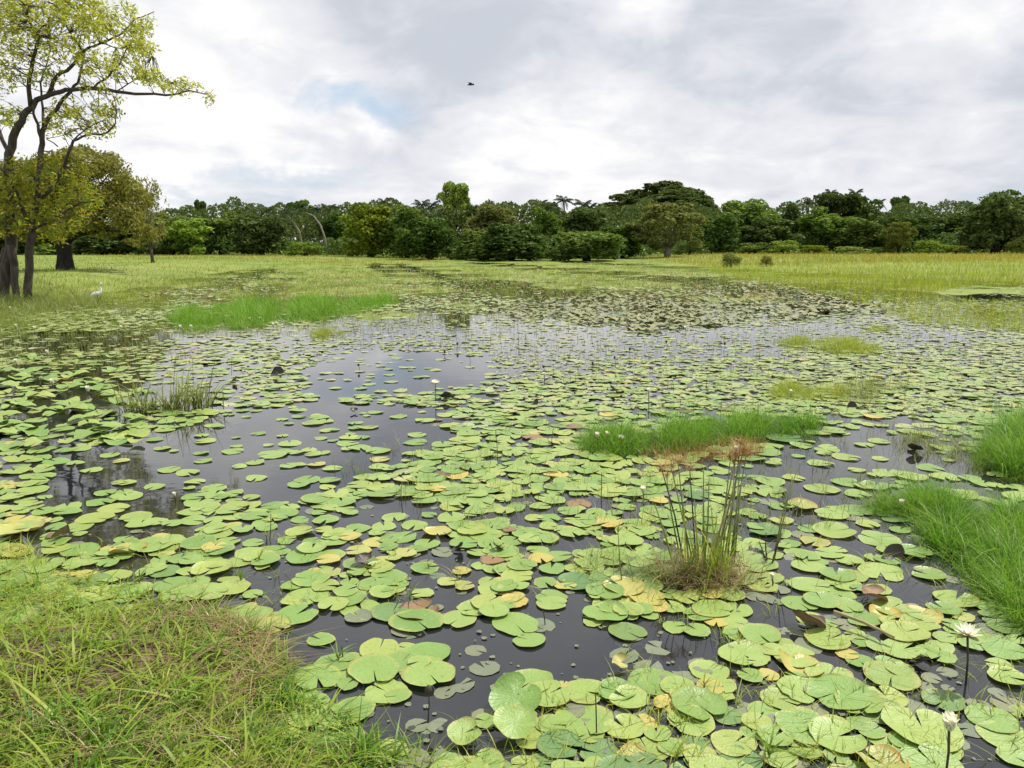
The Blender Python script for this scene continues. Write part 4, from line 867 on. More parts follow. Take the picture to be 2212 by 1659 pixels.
W_OPEN = [[(560, 1400), (700, 1330), (860, 1368), (1030, 1370), (1160, 1300), (1260, 1290), (1250, 1350), (1330, 1395), (1560, 1370), (1560, 1440), (1350, 1470), (1200, 1450), (1090, 1460), (1050, 1530), (960, 1600), (800, 1590), (830, 1540), (990, 1500), (990, 1450), (960, 1390), (860, 1390), (700, 1400), (640, 1440)],
          [(250, 960), (480, 900), (640, 872), (700, 860), (880, 905), (910, 945), (870, 1005), (760, 1040), (680, 1070), (520, 1085), (440, 1050), (380, 1090), (420, 1150), (200, 1160), (100, 1090), (100, 985)],
          [(740, 1080), (960, 1080), (1010, 1120), (930, 1155), (760, 1150)], [(640, 805), (720, 770), (820, 755), (1050, 770), (1060, 815), (900, 850), (700, 862)],
          [(1980, 1480), (2120, 1400), (2300, 1420), (2300, 1700), (2080, 1690), (2110, 1540), (1990, 1520)], [(1640, 1030), (1720, 985), (1810, 1000), (1800, 1050), (1720, 1110), (1650, 1100)],
          [(1940, 1150), (2010, 1140), (2040, 1240), (1980, 1230)], [(1000, 1120), (1120, 1080), (1230, 1090), (1180, 1120)], [(890, 1180), (1040, 1180), (1040, 1260), (960, 1330), (880, 1270)],
          [(1600, 1290), (1690, 1290), (1720, 1340), (1620, 1350)], [(1630, 1290), (1720, 1290), (1780, 1420), (1960, 1470), (1900, 1480), (1740, 1420)], [(1420, 1380), (1640, 1390), (1600, 1440), (1430, 1440)],
          [(600, 900), (700, 870), (960, 880), (960, 960), (700, 980)]]
NOPAD = [p[2] for p in patches if p[0] in ('grass_island',)] + [bank_poly]
def fillprob(vx, vy):
    p = np.full(vx.shape, .85)
    p = np.where(vy < 1000, .85, p)
    p = np.where((vy < 850) & (vx > 560), .75, p)
    p = np.where((vy < 775) & (vx > 600) & (vx < 1750), .17, p)
    p = np.where(inpoly(vx, vy, [(2030, 622), (2400, 616), (2400, 644), (2060, 640)]), 0, p)
    p = np.where((vy < 705), .7, p)
    p = np.where((vx < 560) & (vy < 900), .55, p)
    p = np.where((vx > 1750) & (vy < 900), .70, p)
    for q in W_OPEN: p = np.where(inpoly(vx, vy, q), np.where(vy > 1150, .0, .06), p)
    for q in NOPAD: p = np.where(inpoly(vx, vy, q), 0.0, p)
    p = np.where(inpoly(vx, vy, [(640, 805), (720, 770), (1050, 770), (1060, 815), (900, 850), (700, 862)]), .08, p)
    return p
rng = R(900)
near = np.array([(a, b, c) for a, b, c, d in pads])
fills = []
# world-space fill: more pads per ring as the rings widen
for y0, y1, dens in ((1.3, 2.2, 70), (2.2, 4.2, 170), (4.2, 8, 135), (8, 14, 95), (14, 24, 52), (24, 44, 11), (44, 100, 1.0)):
    xm = y1 * (1.25 if y1 < 15 else .95); n = int((y1 - y0) * 2 * xm * dens)
    x = rng.uniform(-xm, xm, n); y = rng.uniform(y0, y1, n); r = (rng.uniform(.04, .11, n) if y0 < 8 else rng.uniform(.035, .095, n)) * (1.15 if y0 > 20 else 1) * (1.5 if y0 > 40 else 1)
    v = W2V(np.c_[x, y, np.zeros(n)])
    k = (rng.rand(n) < fillprob(v[:, 0], v[:, 1])) & (np.abs(v[:, 0] - 1106) < 2300) & ((ground_z(x, y) < -.05) | (rng.rand(n) < (.6 if y0 > 12 else 0)) & (ground_z(x, y) < .1))
    if y1 < 9:                                 # keep the open leads of water clear
        rp = r / (y * cp + CAM_H * sp) * FPX * .8
        for sx_, sy_ in ((1, 0), (-1, 0), (0, .5), (0, -.5), (.7, .35), (-.7, .35), (.7, -.35), (-.7, -.35)):
            for q in W_OPEN: k &= ~(inpoly(v[:, 0] + sx_ * rp, v[:, 1] + sy_ * rp, q) & (v[:, 1] > 1150))
    # loose drifts: thin the pads with a slow pattern
    pat = np.sin(x * .9 + y * .35) + np.sin(y * .8 - x * .5 + 2) + .6 * np.sin(x * 2.1 - y * 1.3)
    k &= (rng.rand(n) < np.clip(.84 + .40 * pat, .15, 1))
    for a, b, c in zip(x[k], y[k], r[k]):
        if y1 < 9:
            d = np.hypot(near[:, 0] - a, near[:, 1] - b)
            if (d < (.42 if y1 < 5 else .45) * (near[:, 2] + c)).any(): continue
            near = np.vstack([near, (a, b, c)])
        u = rng.rand(); fills.append([a, b, c, 'y' if u < .05 else ('b' if u < .062 else ('k' if u < .15 else 'g'))])
# levels so that overlapping pads lie on each other
allp = pads + fills
order = np.argsort([-p[1] for p in allp])
XY = np.array([p[:2] for p in allp]); RD = np.array([p[2] for p in allp]); Z = np.full(len(allp), -1.0)
cell = {}
for i in order:
    cx_, cy_ = int(XY[i, 0] / .5), int(XY[i, 1] / .5); lv = set()
    for dx in (-1, 0, 1):
        for dy in (-1, 0, 1):
            for j in cell.get((cx_ + dx, cy_ + dy), ()):
                if np.hypot(*(XY[i] - XY[j])) < RD[i] + RD[j]: lv.add(int(Z[j]))
    k = 0
    while k in lv: k += 1
    Z[i] = k; cell.setdefault((cx_, cy_), []).append(i)
zlev = .004 + np.minimum(Z, 8) * .0032 + np.maximum(ground_z(XY[:, 0], XY[:, 1]), 0) * (XY[:, 1] > 10)
vis = W2V(np.c_[XY, np.zeros(len(XY))])
wpx = RD / np.maximum(XY[:, 1], 1) * FPX
inview = (vis[:, 0] > -40) & (vis[:, 0] < 2252) & (vis[:, 1] < 1720)
score = np.where(inview, wpx, 0); single = set(np.argsort(-score)[:300].tolist())
LAND = [('open white lily', 2090, 1355), ('closed white lily', 2050, 1545), ('brown reed tussock', 1520, 1240), ('vivid green grass island', 1500, 950), ('grass clump with the cream bud', 1950, 1090),
        ('folded yellow leaf', 1340, 1440), ('grassy near bank', 480, 1500), ('orange dead leaf', 1740, 1350), ('yellow star shaped sprig', 190, 1250), ('curling bright sprig', 555, 1205),
        ('standing green sprig', 885, 1285), ('black rotten leaf', 785, 1215), ('tall dark stalk', 872, 1090), ('lone white bud', 376, 1065), ('thin slanting reed', 1680, 1150), ('tilted big pad', 1240, 1510), ('large right edge grass', 2150, 1250)]
LXY = np.array([l[1:] for l in LAND])
MATS = {'g': 'pad', 'y': 'pad_yellow', 'b': 'pad_brown', 'd': 'pad_dull', 't': 'pad', 'k': 'pad_dark'}
CN = {'g': 'pale green', 'y': 'yellowing', 'b': 'brown withered', 'd': 'dull silted', 't': 'tilted green', 'k': 'deep green'}
ranks = {}
lab = {}
info = []
for i in single:
    d = LXY - vis[i]; dd = np.hypot(d[:, 0], d[:, 1] * 1.5); k = int(dd.argmin()); ox, oy = -d[k]
    dr = ('right of' if ox > 0 else 'left of') if abs(ox) > abs(oy) * 1.5 else ('in front of' if oy > 0 else 'behind')
    info.append((dd[k], i, k, dr))
for dist_, i, k, dr in sorted(info):
    c = allp[i][3]; key = (c, k, dr); ranks[key] = ranks.get(key, 0) + 1; q = ranks[key]
    lab[i] = f"{CN[c]} lily pad, {'nearest' if q == 1 else ORD[q - 1] + ' nearest'} {dr} the {LAND[k][0]}"
rng = R(901)
for i in sorted(single, key=lambda i: -XY[i, 1]):
    x, y, r, c = allp[i]; tl_ = c == 't'
    src = CURL[rng.randint(len(CURL))] if (tl_ or c == 'b' or (c == 'y' and rng.rand() < .4)) else FLAT[rng.randint(len(FLAT))]
    me = with_mat(src, MATS[c])
    tilt = rng.normal(0, .02, 2) if not tl_ else np.array([.22, rng.normal(0, .15)])
    z = zlev[i] + (.03 if tl_ else 0) - (.004 if c == 'd' else 0)
    o = ob('lily_pad', me, loc=(x, y, z), rot=(tilt[0], tilt[1], rng.uniform(0, 6.283)), scale=(r, r * rng.uniform(.9, 1.02), r * rng.uniform(.7, 1.3)))
    tag(o, lab[i], 'lily pad', 'lily pads floating on the pond')
# the many smaller pads beyond
def small_pad(rng, nt=11, notch=.18):
    th = np.linspace(notch, 2 * math.pi - notch, nt)
    return np.r_[[[0, 0, 0]], np.c_[np.cos(th), np.sin(th), np.zeros(nt)]], np.array([(0, 1 + j, 2 + j) for j in range(nt - 1)])
def pad_field(name, label, ids, mat, seed, raise_=None, wave=.05):
    rng = R(seed); b, f = small_pad(rng); m = len(b); n = len(ids)
    if n == 0: return
    ids = np.array(ids); a = rng.uniform(0, 6.283, n); ca, sa = np.cos(a), np.sin(a)
    S = RD[ids][:, None]; rim = 1 + rng.normal(0, .05, (n, m)); rim[:, 0] = 1
    x = b[None, :, 0] * rim; y = b[None, :, 1] * rim
    zt = wave * np.sin(np.arange(m)[None] * 1.3 + rng.uniform(0, 6, (n, 1))) * (b[None, :, 0] ** 2 + b[None, :, 1] ** 2)
    tx, ty = rng.normal(0, .03, (n, 1)), rng.normal(0, .03, (n, 1))
    z = zt + tx * x + ty * y
    V = np.stack([(x * ca[:, None] - y * sa[:, None]) * S + XY[ids, 0][:, None], (x * sa[:, None] + y * ca[:, None]) * S + XY[ids, 1][:, None], z * S + zlev[ids][:, None] + .004], -1)
    F = (np.arange(n)[:, None, None] * m + f[None]).reshape(-1, 3)
    uv = np.broadcast_to(b[None, :, :2], (n, m, 2)).reshape(-1, 2)
    tag(ob(name, mesh_np(name, V.reshape(-1, 3), F, uv, smooth=True), M[mat]), label, 'lily pads', kind='stuff')
rest = [i for i in range(len(allp)) if i not in single]
isfar = R(77).rand(len(allp)) < smooth(5.0, 15.0, XY[:, 1])  # with distance more pads take the pale colour that imitates sky sheen
pad_field('distant_lily_pads', 'countless pale green lily pads covering the pond beyond the near ones', [i for i in rest if allp[i][3] in 'gtdk' and not isfar[i]], 'pad', 1)
pad_field('farthest_lily_pads', 'thin pale lily pads, sky sheen painted on, far out on the bright middle water', [i for i in rest if allp[i][3] in 'gtdk' and isfar[i]], 'pad_pale_sheen', 11)
pad_field('distant_yellow_pads', 'yellowing lily pads scattered through the far pads', [i for i in rest if allp[i][3] == 'y'], 'pad_yellow', 2)
pad_field('distant_brown_pads', 'brown withered pads scattered through the far pads', [i for i in rest if allp[i][3] == 'b'], 'pad_brown', 3)
# raised lotus-like leaves in the middle distance
rng = R(33); q = sample_poly([(1040, 672), (1180, 648), (1300, 634), (1420, 636), (1560, 618), (1700, 632), (1800, 636), (1880, 650), (1960, 662), (1900, 676), (1800, 680), (1740, 694), (1640, 684), (1560, 704), (1480, 706), (1430, 722), (1380, 716), (1330, 700), (1260, 702), (1200, 682), (1120, 690)], 900, rng)
P = V2W(q[:, 0], q[:, 1]); n0 = len(XY)
XY = np.vstack([XY, P[:, :2]]); RD = np.r_[RD, rng.uniform(.07, .15, len(P))]; zlev = np.r_[zlev, rng.uniform(.02, .06, len(P))]
pad_field('raised_leaves', 'mass of raised wavy leaves above the far water', list(range(n0, len(XY))), 'pad_olive', 5, wave=.22)
q = sample_poly([(-250, 745), (260, 760), (330, 830), (300, 960), (60, 980), (-250, 960)], 200, rng)
P = V2W(q[:, 0], q[:, 1]); n0 = len(XY)
XY = np.vstack([XY, P[:, :2]]); RD = np.r_[RD, rng.uniform(.07, .14, len(P))]; zlev = np.r_[zlev, rng.uniform(.01, .05, len(P))]
pad_field('wavy_leaves', 'crowded wavy green leaves on the shaded water at the left', list(range(n0, len(XY))), 'pad', 6, wave=.2)
def extra_field(name, label, poly, n, r, z, mat, seed, wave, clumpy=False):
    global XY, RD, zlev
    q = sample_poly(poly, n, rng); P = V2W(q[:, 0], q[:, 1]); n0 = len(XY)
    if clumpy: P = P[wob(P[:, 0] * .45, P[:, 1] * .22) + .5 * wob(P[:, 0] * 1.3, P[:, 1] * .7) + rng.normal(0, .2, len(P)) > .28]
    XY = np.vstack([XY, P[:, :2]]); RD = np.r_[RD, rng.uniform(*r, len(P))]; zlev = np.r_[zlev, rng.uniform(*z, len(P))]
    pad_field(name, label, list(range(n0, len(XY))), mat, seed, wave=wave)
extra_field('floating_weed', 'small pale floating weed leaves over the middle water', [(520, 760), (700, 720), (900, 690), (1760, 690), (2350, 700), (2350, 900), (1900, 900), (1100, 870), (1060, 770), (760, 755), (640, 800), (520, 860)], 5200, (.02, .055), (.001, .012), 'pad_pale_sheen', 7, .1)
extra_field('marsh_leaves', 'pale leaves crowding the flooded marsh before the tree line', [(60, 690), (330, 625), (480, 598), (900, 574), (1360, 574), (1700, 600), (1760, 640), (1500, 640), (1200, 660), (900, 690), (500, 715), (60, 725)], 5200, (.06, .15), (.03, .07), 'pad_pale_sheen', 12, .10, True)
extra_field('sunken_debris', 'brown leaf scraps and silt floating between the near pads', [(-100, 1130), (700, 1100), (2300, 1000), (2300, 1680), (600, 1680), (560, 1380), (-100, 1330)], 420, (.004, .014), (-.003, .003), 'pad_dull', 8, .1)
extra_field('sunken_leaves', 'dull drowned leaves just under the near pads', [(-100, 1130), (700, 1100), (2300, 1000), (2300, 1680), (600, 1680), (560, 1380), (-100, 1330)], 260, (.02, .07), (-.004, .0), 'pad_dull', 9, .02)

# ------------------------------------------------------------------ water lilies
def petal_mesh(name, L=.05, Wd=.016, cup=.25, segs=5):
    V, F = [], []; t = np.linspace(0, 1, segs + 1)
    for i, s in enumerate(t):
        wv = Wd * .5 * (math.sin(math.pi * min(1, s * .86 + .10)) ** .8 if s < 1 else .04); z = cup * L * s * s
        V += [(L * s, -wv, z + wv * .35), (L * s, 0, z), (L * s, wv, z + wv * .35)]
    for i in range(segs):
        a = i * 3; F += [(a, a + 3, a + 4, a + 1), (a + 1, a + 4, a + 5, a + 2)]
    return mesh_np(name, np.array(V), F, smooth=True)
PET = petal_mesh('petal'); PETC = petal_mesh('petal', .050, .030, .02)
def stamen_mesh():
    mb = MB()
    for k in range(26):
        a = k * 2.4; r = .009 * math.sqrt(k / 26)
        mb.tube([(r * math.cos(a), r * math.sin(a), 0), (r * 1.5 * math.cos(a), r * 1.5 * math.sin(a), .016 + .004 * math.sin(k))], [.0014, .001], 4)
    return mb.mesh('stamens')
STM = stamen_mesh()
def lily(label, bx, by, ty, kind='open', size=1.0, petal='petal', lean=(0, 0), tx=None):
    b = V2W(bx, by); top = AT(tx if tx is not None else bx, ty, b[1]); h = max(top[2], .02)
    e = empty('water_lily', tuple(b)); tag(e, label, 'flower', 'white water lilies')
    mb = MB(); tp = np.array([top[0] - b[0], 0, h])
    mb.tube([(0, 0, -.06), tp * .5 + np.array([.004, 0, 0]), tp], [.0042, .004, .0045], 6); ob('stem', mb.mesh('stem'), M['stem_dark'], e)
    rg = R(int(bx * 7 + by))
    if kind == 'open':
        for ring, (n, el, s) in enumerate([(8, .18, 1.0), (7, .55, .95), (5, .95, .8)]):
            for k in range(n):
                ob('petal', with_mat(PET, petal), parent=e, loc=tuple(tp), rot=(0, -el + rg.normal(0, .06), k / n * 6.283 + ring * .4 + rg.normal(0, .06)), scale=(s * size,) * 3)
        ob('stamens', STM, M['stamen'], e, tuple(tp), scale=(size,) * 3)
        for k in range(4): ob('sepal', with_mat(PETC, 'sepal'), parent=e, loc=tuple(tp - [0, 0, .003]), rot=(0, .05, k * 1.57 + .3), scale=(size * .9,) * 3)
    else:
        for ring, (n, el, s) in enumerate([(7, 1.13, 1.0), (6, 1.28, 1.02)]):
            for k in range(n):
                ob('petal', with_mat(PETC, petal), parent=e, loc=tuple(tp), rot=(0, -el + rg.normal(0, .05), k / n * 6.283 + ring * .5), scale=(s * size, s * size, s * size))
        for k in range(4): ob('sepal', with_mat(PETC, 'sepal' if kind == 'bud' else petal), parent=e, loc=tuple(tp), rot=(0, -1.05, k * 1.57 + .3), scale=(size * .75,) * 3)
    return e
lily('open white star lily with yellow centre on a dark stalk at the right', 2087, 1478, 1372, 'open', 1.15, tx=2090)
lily('closed cream white lily on a dark stalk at the lower right', 2043, 1672, 1578, 'closed', 1.25, tx=2050)
lily('cream pink bud in front of the dark green grass clump', 1947, 1112, 1092, 'closed', .9, 'petal_pink')
lily('small white lily low beside a dark stalk right of the reed tussock', 1668, 1268, 1250, 'closed', .7)
lily('lone white bud rising from open water at the left', 377, 1082, 1072, 'closed', .65)
lily('left of two white lilies at the left end of the grass island', 1290, 968, 946, 'closed', 1.1)
lily('right of two white lilies at the left end of the grass island', 1312, 966, 944, 'closed', 1.1)
lily('white lily facing the rusty sedge, third along the grass island', 1342, 966, 947, 'open', .9)
lily('white lily left of the reed tussock, standing over the pads', 1389, 1085, 1064, 'closed', 1.0)
lily('white bud among the rusty sedge heads', 1590, 985, 972, 'closed', .8)
lily('white bud in front of the olive grass patch', 1708, 862, 850, 'closed', 1.0)
lily('white lily on a tall dark stalk left of the grass island', 1401, 893, 848, 'closed', 1.0)
lily('broad white lily on a pale stalk in the middle water', 940, 870, 828, 'open', 1.2)
lily('white lily in the middle water below a dark seed pod', 1176, 822, 812, 'closed', 1.0)
for i, (x, y) in enumerate([(102, 765), (35, 785), (190, 846), (113, 830), (22, 668), (35, 707), (262, 710), (390, 709), (413, 709), (540, 692), (563, 691), (598, 702), (590, 704), (75, 712), (1480, 712)]):
    lily(f'tiny white lily dot on the far left water, {ORD[i]} counted from the nearest left' if i < 12 else f'faint white lily dot in the far weeds, {ORD[i - 12]} of the faint ones', x, y + 4, y, 'closed', 1.5)

# dark stalks with seed pods
pod = MB(); pod.ellip((0, 0, 0), (.014, .014, .018), 8, 6); PODM = pod.mesh('seed_pod'); PODM.materials.append(M['stem_dark'])
rng = R(55)
stalks = [(872, 1112, 1040, 0), (739, 1425, 1395, 0), (580, 1165, 1110, 0), (922, 1560, 1490, 1), (1017, 782, 764, 0), (775, 800, 788, 1), (1080, 790, 762, 0), (1194, 818, 786, 0), (1176, 815, 792, 1), (1232, 826, 800, 0), (1244, 828, 806, 0),
          (1370, 830, 800, 0), (1440, 840, 810, 0), (1455, 850, 822, 0), (1525, 842, 806, 0), (1580, 820, 780, 0), (1690, 800, 768, 0), (1450, 790, 770, 0), (1330, 790, 772, 1), (1280, 800, 784, 1), (1360, 770, 754, 1), (1640, 780, 752, 0),
          (1780, 800, 776, 0), (1860, 812, 790, 1), (1560, 760, 742, 1), (1440, 756, 738, 1), (1120, 745, 722, 0), (1060, 740, 716, 0), (990, 756, 742, 1), (960, 768, 760, 1), (1310, 760, 742, 0), (375, 880, 770, 0), (415, 860, 775, 0), (500, 810, 770, 0),
          (2087, 760, 744, 1), (2120, 790, 770, 0), (1556, 905, 860, 0), (1470, 905, 862, 0), (1190, 960, 925, 0), (1075, 990, 930, 0), (1300, 1100, 1020, 0), (2150, 830, 806, 0), (1955, 870, 846, 0), (1180, 1350, 1320, 0), (1290, 1590, 1500, 0)]
for i, (x, y, ty, pd) in enumerate(stalks):
    b = V2W(x, y); top = AT(x + rng.normal(0, 3), ty, b[1] + rng.normal(0, .02)) - b
    same = sorted(q[0] for q in stalks if q[3] == pd and (q[1] > 1000) == (y > 1000))
    e = empty('seed_stalk', tuple(b)); tag(e, f"{'dark stalk with a round seed pod' if pd else 'bare dark lily stalk'} in the {'near' if y > 1000 else 'middle'} water, {ORD[same.index(x)]} from the left", 'stalk', 'dark lily stalks')
    rr = max(.0028, b[1] * .00028)
    mb = MB(); mb.tube([(0, 0, -.06), top * .5 + rng.normal(0, .006, 3), top], [rr, rr * .9, rr * .8], 5); ob('stem', mb.mesh('stem'), M['stem_dark'], e)
    if pd: ob('seed_pod', PODM, parent=e, loc=tuple(top), scale=(max(1, b[1] * .11),) * 3)
# rotten dark leaves standing up from the surface
for i, (x, y, w_, lb) in enumerate([(765, 892, 22, 'small black curled leaf alone on the open middle water'), (1330, 850, 42, 'black folded leaf standing in the middle right water'), (962, 864, 34, 'dark curled leaf beside the broad white lily'),
                                   (1155, 879, 26, 'dark leaf edge left of the grass island'), (787, 1222, 56, 'black rotten leaf among yellowing pads left of centre'), (1076, 1190, 34, 'dark brown curled leaf in the centre of the pads'),
                                   (990, 1192, 36, 'dark upturned leaf left of the brown curled leaf'), (1840, 885, 26, 'black leaf fragment right of the olive grass'), (1775, 678, 34, 'dark curved leaf edge in the far weeds'),
                                   (1975, 978, 44, 'black upturned leaf left of the right edge grass'), (505, 828, 26, 'dark curved leaf right of the left reed clumps'), (600, 813, 36, 'dark leaf edge in the pale weeds left of the blue reflection'),
                                   (1690, 1082, 18, 'tiny black leaf tip right of the reed tussock'), (1985, 1440, 60, 'brown black rotting leaf below the open white lily'), (1930, 1210, 60, 'dark sunken leaf below the cream bud clump')]):
    p = V2W(x, y); r = w_ / FPX * (p[1]) / 2 * .85
    o = ob('rotten_leaf', with_mat(DEAD[i % 4], 'pad_black'), loc=(p[0], p[1], .02 + r * .1), rot=(.5, .2, i * 1.7), scale=(r, r, r)); tag(o, lb, 'leaf', 'rotten dark leaves')
for i, (x, y, w_, mt, lb) in enumerate([(1340, 1442, 46, 'pad_yellow', 'folded bright yellow leaf alone on the dark near water'), (1745, 1352, 90, 'pad_brown', 'orange brown dead leaf lying beside a pale stalk'),
                                       (125, 1165, 60, 'pad_brown', 'rusty crumpled leaf at the water edge on the left'), (1890, 1295, 70, 'pad_brown', 'rust coloured decaying leaf before the right edge grass'), (2145, 1015, 60, 'pad_dark', 'dark shaded upturned leaf under the upper right edge grass')]):
    p = V2W(x, y); r = w_ / FPX * (p[1]) / 2 * .9
    o = ob('dead_leaf', with_mat(DEAD[(i + 1) % 4], mt), loc=(p[0], p[1], .025), rot=(.25, .1, i * 2.1), scale=(r, r, r)); tag(o, lb, 'leaf', 'dead leaves')
p0 = V2W(1800, 1345); p1 = V2W(1930, 1400)
mb = MB(); mb.tube([p0 - p0 + [0, 0, .055], (p1 - p0) * .5 + [0, 0, .062], p1 - p0 + [0, 0, .05]], [.008, .0075, .006], 7)
tag(ob('fallen_stalk', mb.mesh('fallen_stalk'), M['straw'], loc=tuple(p0)), 'thick pale stalk lying across the pads beside the orange dead leaf', 'stalk')

# ------------------------------------------------------------------ brown reed tussock
def strip_mesh(name, L, Wd, lean, droop, segs=6):
    V, F = blades(np.zeros((1, 3)), np.array([L]), np.array([Wd]), R(1), 0.0001, .0001, segs, az=np.array([0.]))
    t = np.repeat(np.linspace(0, 1, segs + 1), 2)
    V[:, 0] += L * (lean * t + droop * t ** 2); V[:, 2] -= L * droop * .6 * t ** 2
    return mesh_np(name, V, F)
tb = V2W(1515, 1255)
tus = empty('reed_tussock', tuple(tb)); tag(tus, 'tall brown based reed tussock with rusty flower heads right of centre', 'reeds')
rng = R(71)
mb = MB()
for k in range(26): mb.ellip((rng.normal(.02, .08), rng.normal(0, .05), .01), (rng.uniform(.02, .05), rng.uniform(.02, .04), rng.uniform(.015, .04)), 8, 5)
ob('root_mass', mb.mesh('root_mass'), solid('dark roots', (.02, .015, .012), (.05, .035, .022), 30, .9, .8), tus)
n = 800; P = np.c_[rng.normal(.02, .10, n), rng.normal(0, .07, n), np.full(n, -.03)]
V, F = blades(P, rng.uniform(.08, .27, n), np.full(n, .0042), rng, .4, .5, 4); ob('dead_leaves', mesh_np('dead_leaves', V, F), M['grass_dry'], tus)
n = 420; P = np.c_[rng.normal(-.04, .14, n), rng.normal(0, .06, n), np.full(n, -.03)]
V, F = blades(P, rng.uniform(.08, .30, n), np.full(n, .0045), rng, .4, .35, 4); ob('green_leaves', mesh_np('green_leaves', V, F), M['grass_olive'], tus)
n = 90; P = np.c_[np.where(rng.rand(n) < .6, rng.normal(.075, .03, n), rng.normal(-.05, .05, n)), rng.normal(0, .04, n), np.full(n, -.03)]
V, F = blades(P, rng.uniform(.2, .52, n), np.full(n, .0075), rng, .14, .08, 5); ob('upright_leaves', mesh_np('upright_leaves', V, F), M['grass_yellow'], tus)
REEDM = [strip_mesh('stem', 1.0, .010, l, d) for l, d in ((.02, .03), (.10, .05), (.2, .08), (-.03, .04))]
headm = []
for s in range(2):
    rg = R(400 + s); n = 46; V, F = blades(np.c_[rg.normal(0, .010, (n, 2)), rg.uniform(-.01, .012, n)], rg.uniform(.03, .075, n), np.full(n, .004), rg, .9, .45, 3); headm.append(mesh_np('flower_head', V, F))
def reed(parent, base, bx, by, tx, ty, mat, head=False, wk=.0105):
    b = V2W(bx, by); t = AT(tx, ty, b[1] + .0)
    mid = (b + t) / 2 + np.array([rng.normal(0, .008), rng.normal(0, .01), 0])
    mb = MB(); mb.tube([b - base + [0, 0, -.04], mid - base, t - base], [wk * .5, wk * .42, wk * .25], 5)
    ob('stem', mb.mesh('stem'), M[mat], parent)
    if head: ob('flower_head', with_mat(headm[rng.randint(2)], 'sedge_red'), parent=parent, loc=tuple(t - base), rot=(0, 0, rng.uniform(0, 6)))
for (bx, by, tx, ty, mt, hd) in [(1535, 1220, 1590, 985, 'stem_green', 1), (1545, 1222, 1606, 975, 'stem_green', 1), (1560, 1225, 1600, 960, 'stem_green', 1), (1570, 1225, 1588, 1000, 'straw', 1), (1552, 1228, 1578, 990, 'stem_green', 1), (1575, 1225, 1612, 985, 'stem_green', 1),
        (1500, 1210, 1450, 1010, 'stem_green', 1), (1490, 1210, 1465, 1000, 'stem_green', 1), (1480, 1212, 1430, 1015, 'stem_dark', 1), (1505, 1212, 1490, 1015, 'stem_dark', 1), (1470, 1190, 1440, 1030, 'stem_green', 1), (1518, 1215, 1520, 1010, 'stem_green', 0), (1522, 1215, 1532, 1030, 'stem_green', 0),
        (1580, 1230, 1598, 1010, 'stem_green', 0), (1530, 1230, 1575, 1080, 'straw', 0), (1540, 1230, 1570, 1100, 'straw', 0), (1585, 1230, 1602, 1040, 'stem_green', 0), (1510, 1225, 1500, 1080, 'stem_green', 0), (1460, 1225, 1415, 1090, 'stem_green', 0), (1555, 1235, 1590, 1060, 'stem_green', 0)]:
    reed(tus, tb, bx, by, tx, ty, mt, hd)
sl = V2W(1660, 1215)
e = empty('slanting_reed', tuple(sl)); tag(e, 'thin slanting reed with dark broken base right of the reed tussock', 'reeds')
for (bx, by, tx, ty, mt) in [(1672, 1190, 1722, 1015, 'stem_green'), (1660, 1215, 1655, 1150, 'stem_dark'), (1665, 1218, 1690, 1150, 'stem_dark'), (1662, 1218, 1640, 1170, 'stem_dark'), (1668, 1215, 1712, 1030, 'stem_green')]: reed(e, sl, bx, by, tx, ty, mt, 0, .009)
e = empty('green_shoot', tuple(V2W(1345, 1260))); tag(e, 'single leafy shoot with a pale stalk left of the reed tussock', 'plant')
reed(e, V2W(1345, 1260), 1345, 1260, 1335, 1150, 'stem_green', 0, .008)
LEAFM = {k: [strip_mesh('leaf', 1.0, .10 if k == 'sprig' else .13, l, d) for l, d in ((.35, .5), (.2, .25), (.45, .8))] for k in ('sprig', 'sprig_green')}
for k in LEAFM:
    for me in LEAFM[k]: me.materials.append(M[k])
tp = AT(1335, 1150, V2W(1345, 1260)[1]) - V2W(1345, 1260)
for j in range(6): ob('leaf', LEAFM['sprig_green'][j % 3], parent=e, loc=tuple(tp), rot=(0, 0, j * 1.05), scale=(.06,) * 3)
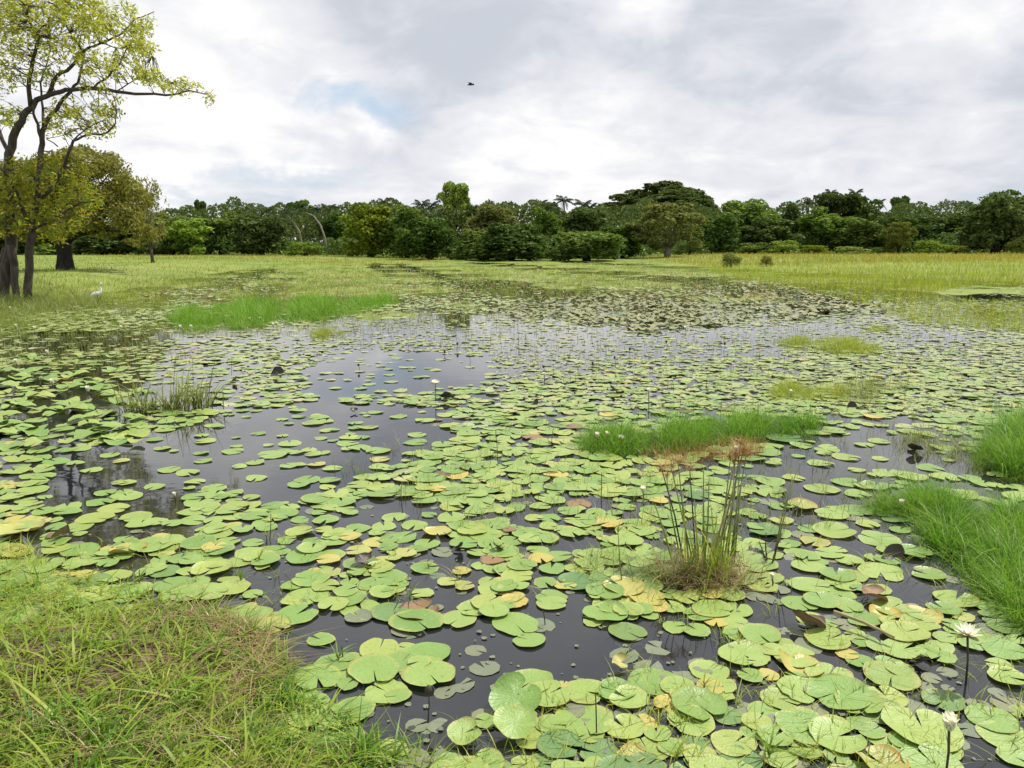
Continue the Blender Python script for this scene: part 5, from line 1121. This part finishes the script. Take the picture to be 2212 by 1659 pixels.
# leafy sprigs among the pads
for i, (x, y, s, k, lb) in enumerate([(190, 1262, .10, 'sprig', 'bright yellow star shaped sprig among the left pads'), (560, 1215, .085, 'sprig', 'curling bright yellow sprig among pads left of centre'), (575, 1165, .06, 'sprig', 'small yellow sprig on a stalk above the curling sprig'),
        (885, 1300, .085, 'sprig_green', 'standing green sprig with broad leaves left of centre'), (730, 1430, .08, 'sprig_green', 'bent green leaf sprig beside the near open water'), (355, 1510, .11, 'sprig', 'large bright sprig in the middle of the bank grass'),
        (370, 1640, .12, 'sprig_green', 'broad leaved sprig at the bottom of the bank grass'), (88, 1590, .09, 'sprig_green', 'green sprig in the lower left corner grass'), (300, 1262, .07, 'sprig_green', 'green sprig between pads above the bank'),
        (520, 1258, .07, 'sprig_green', 'green trefoil sprig left of the brown water weed'), (1520, 1490, .06, 'sprig', 'yellow green sprig among the lower right pads'), (1460, 1645, .09, 'sprig', 'bright yellow sprig at the bottom edge right of centre'),
        (40, 1215, .08, 'sprig', 'yellow sprig at the left edge above the pads'), (540, 1600, .09, 'sprig_green', 'blue green leafy sprig at the right side of the bank'), (850, 1650, .10, 'sprig_green', 'long leaved sprig at the bottom edge left of centre'),
        (1660, 1640, .10, 'sprig_green', 'grassy sprig at the bottom edge between dark leaves'), (925, 1230, .05, 'sprig', 'tiny bright sprig beside the pads near the centre')]):
    p = V2W(x, y); z = float(max(0.0, ground_z(p[0], p[1]))); p = V2W(x, y, z); rg = R(500 + i)
    e = empty('leafy_sprig', tuple(p)); tag(e, lb, 'plant', 'leafy sprigs')
    mb = MB(); mb.tube([(0, 0, -.05), (.003, 0, .02), (0, .003, .035)], [.004, .0035, .003], 5); ob('stem', mb.mesh('stem'), M['stem_green'], e)
    for j in range(9):
        ob('leaf', LEAFM[k][rg.randint(3)], parent=e, loc=(0, 0, .012 + .004 * (j % 4)), rot=(rg.normal(0, .15), rg.normal(0, .25), j * 2.4 + rg.normal(0, .2)), scale=(s * rg.uniform(.7, 1.2), s * rg.uniform(.8, 1.2), s * rg.uniform(.6, 1.2)))

# ------------------------------------------------------------------ birds
eb = V2W(212, 656); gz = float(max(0, ground_z(eb[0], eb[1]))); eb[2] = gz
eg = empty('egret', tuple(eb), rad(20), .66); tag(eg, 'white egret with raised neck standing in the grass right of the near tree', 'bird')
mb = MB()
mb.tube([(-.30, 0, .36), (-.22, 0, .40), (-.10, 0, .44), (.02, 0, .47), (.10, 0, .50), (.15, 0, .56), (.17, 0, .64), (.15, 0, .72), (.13, 0, .80), (.14, 0, .87), (.17, 0, .91), (.22, 0, .915), (.25, 0, .91)],
        [.012, .05, .09, .105, .085, .05, .034, .028, .025, .026, .032, .026, .012], 12)
ob('body', mb.mesh('body'), M['white'], eg)
mb = MB(); mb.tube([(.245, 0, .91), (.30, 0, .905), (.36, 0, .895)], [.012, .008, .002], 6); ob('beak', mb.mesh('beak'), M['beak'], eg)
for s in (-1, 1):
    mb = MB(); mb.tube([(.0, .03 * s, .40), (.02, .03 * s, .22), (-.01, .03 * s, 0), (-.01, .03 * s, -.08)], [.018, .009, .008, .008], 6); ob('leg', mb.mesh('leg'), M['dark'], eg)
bp = AT(1017, 183, 60)
bd = empty('flying_bird', tuple(bp), rad(-20)); tag(bd, 'small dark bird flying in the cloudy sky', 'bird')
mb = MB(); mb.tube([(-.28, 0, 0), (-.16, 0, .01), (0, 0, .02), (.14, 0, .02), (.2, 0, .03), (.27, 0, .02)], [.02, .05, .08, .06, .045, .006], 8); ob('body', mb.mesh('body'), M['dark'], bd)
for s in (-1, 1):
    V = [(.12, s * .04, .03), (-.10, s * .04, .03), (.16, s * .26, .10), (-.06, s * .26, .09), (.02, s * .55, .06), (-.04, s * .55, .055)]
    V = np.array(V + [(a, b, c - .012) for a, b, c in V]); F = [(0, 1, 3, 2), (2, 3, 5, 4), (6, 8, 9, 7), (8, 10, 11, 9), (0, 2, 8, 6), (2, 4, 10, 8), (1, 7, 9, 3), (3, 9, 11, 5), (4, 5, 11, 10), (0, 6, 7, 1)]
    ob('wing', mesh_np('wing', V, F), M['dark'], bd)
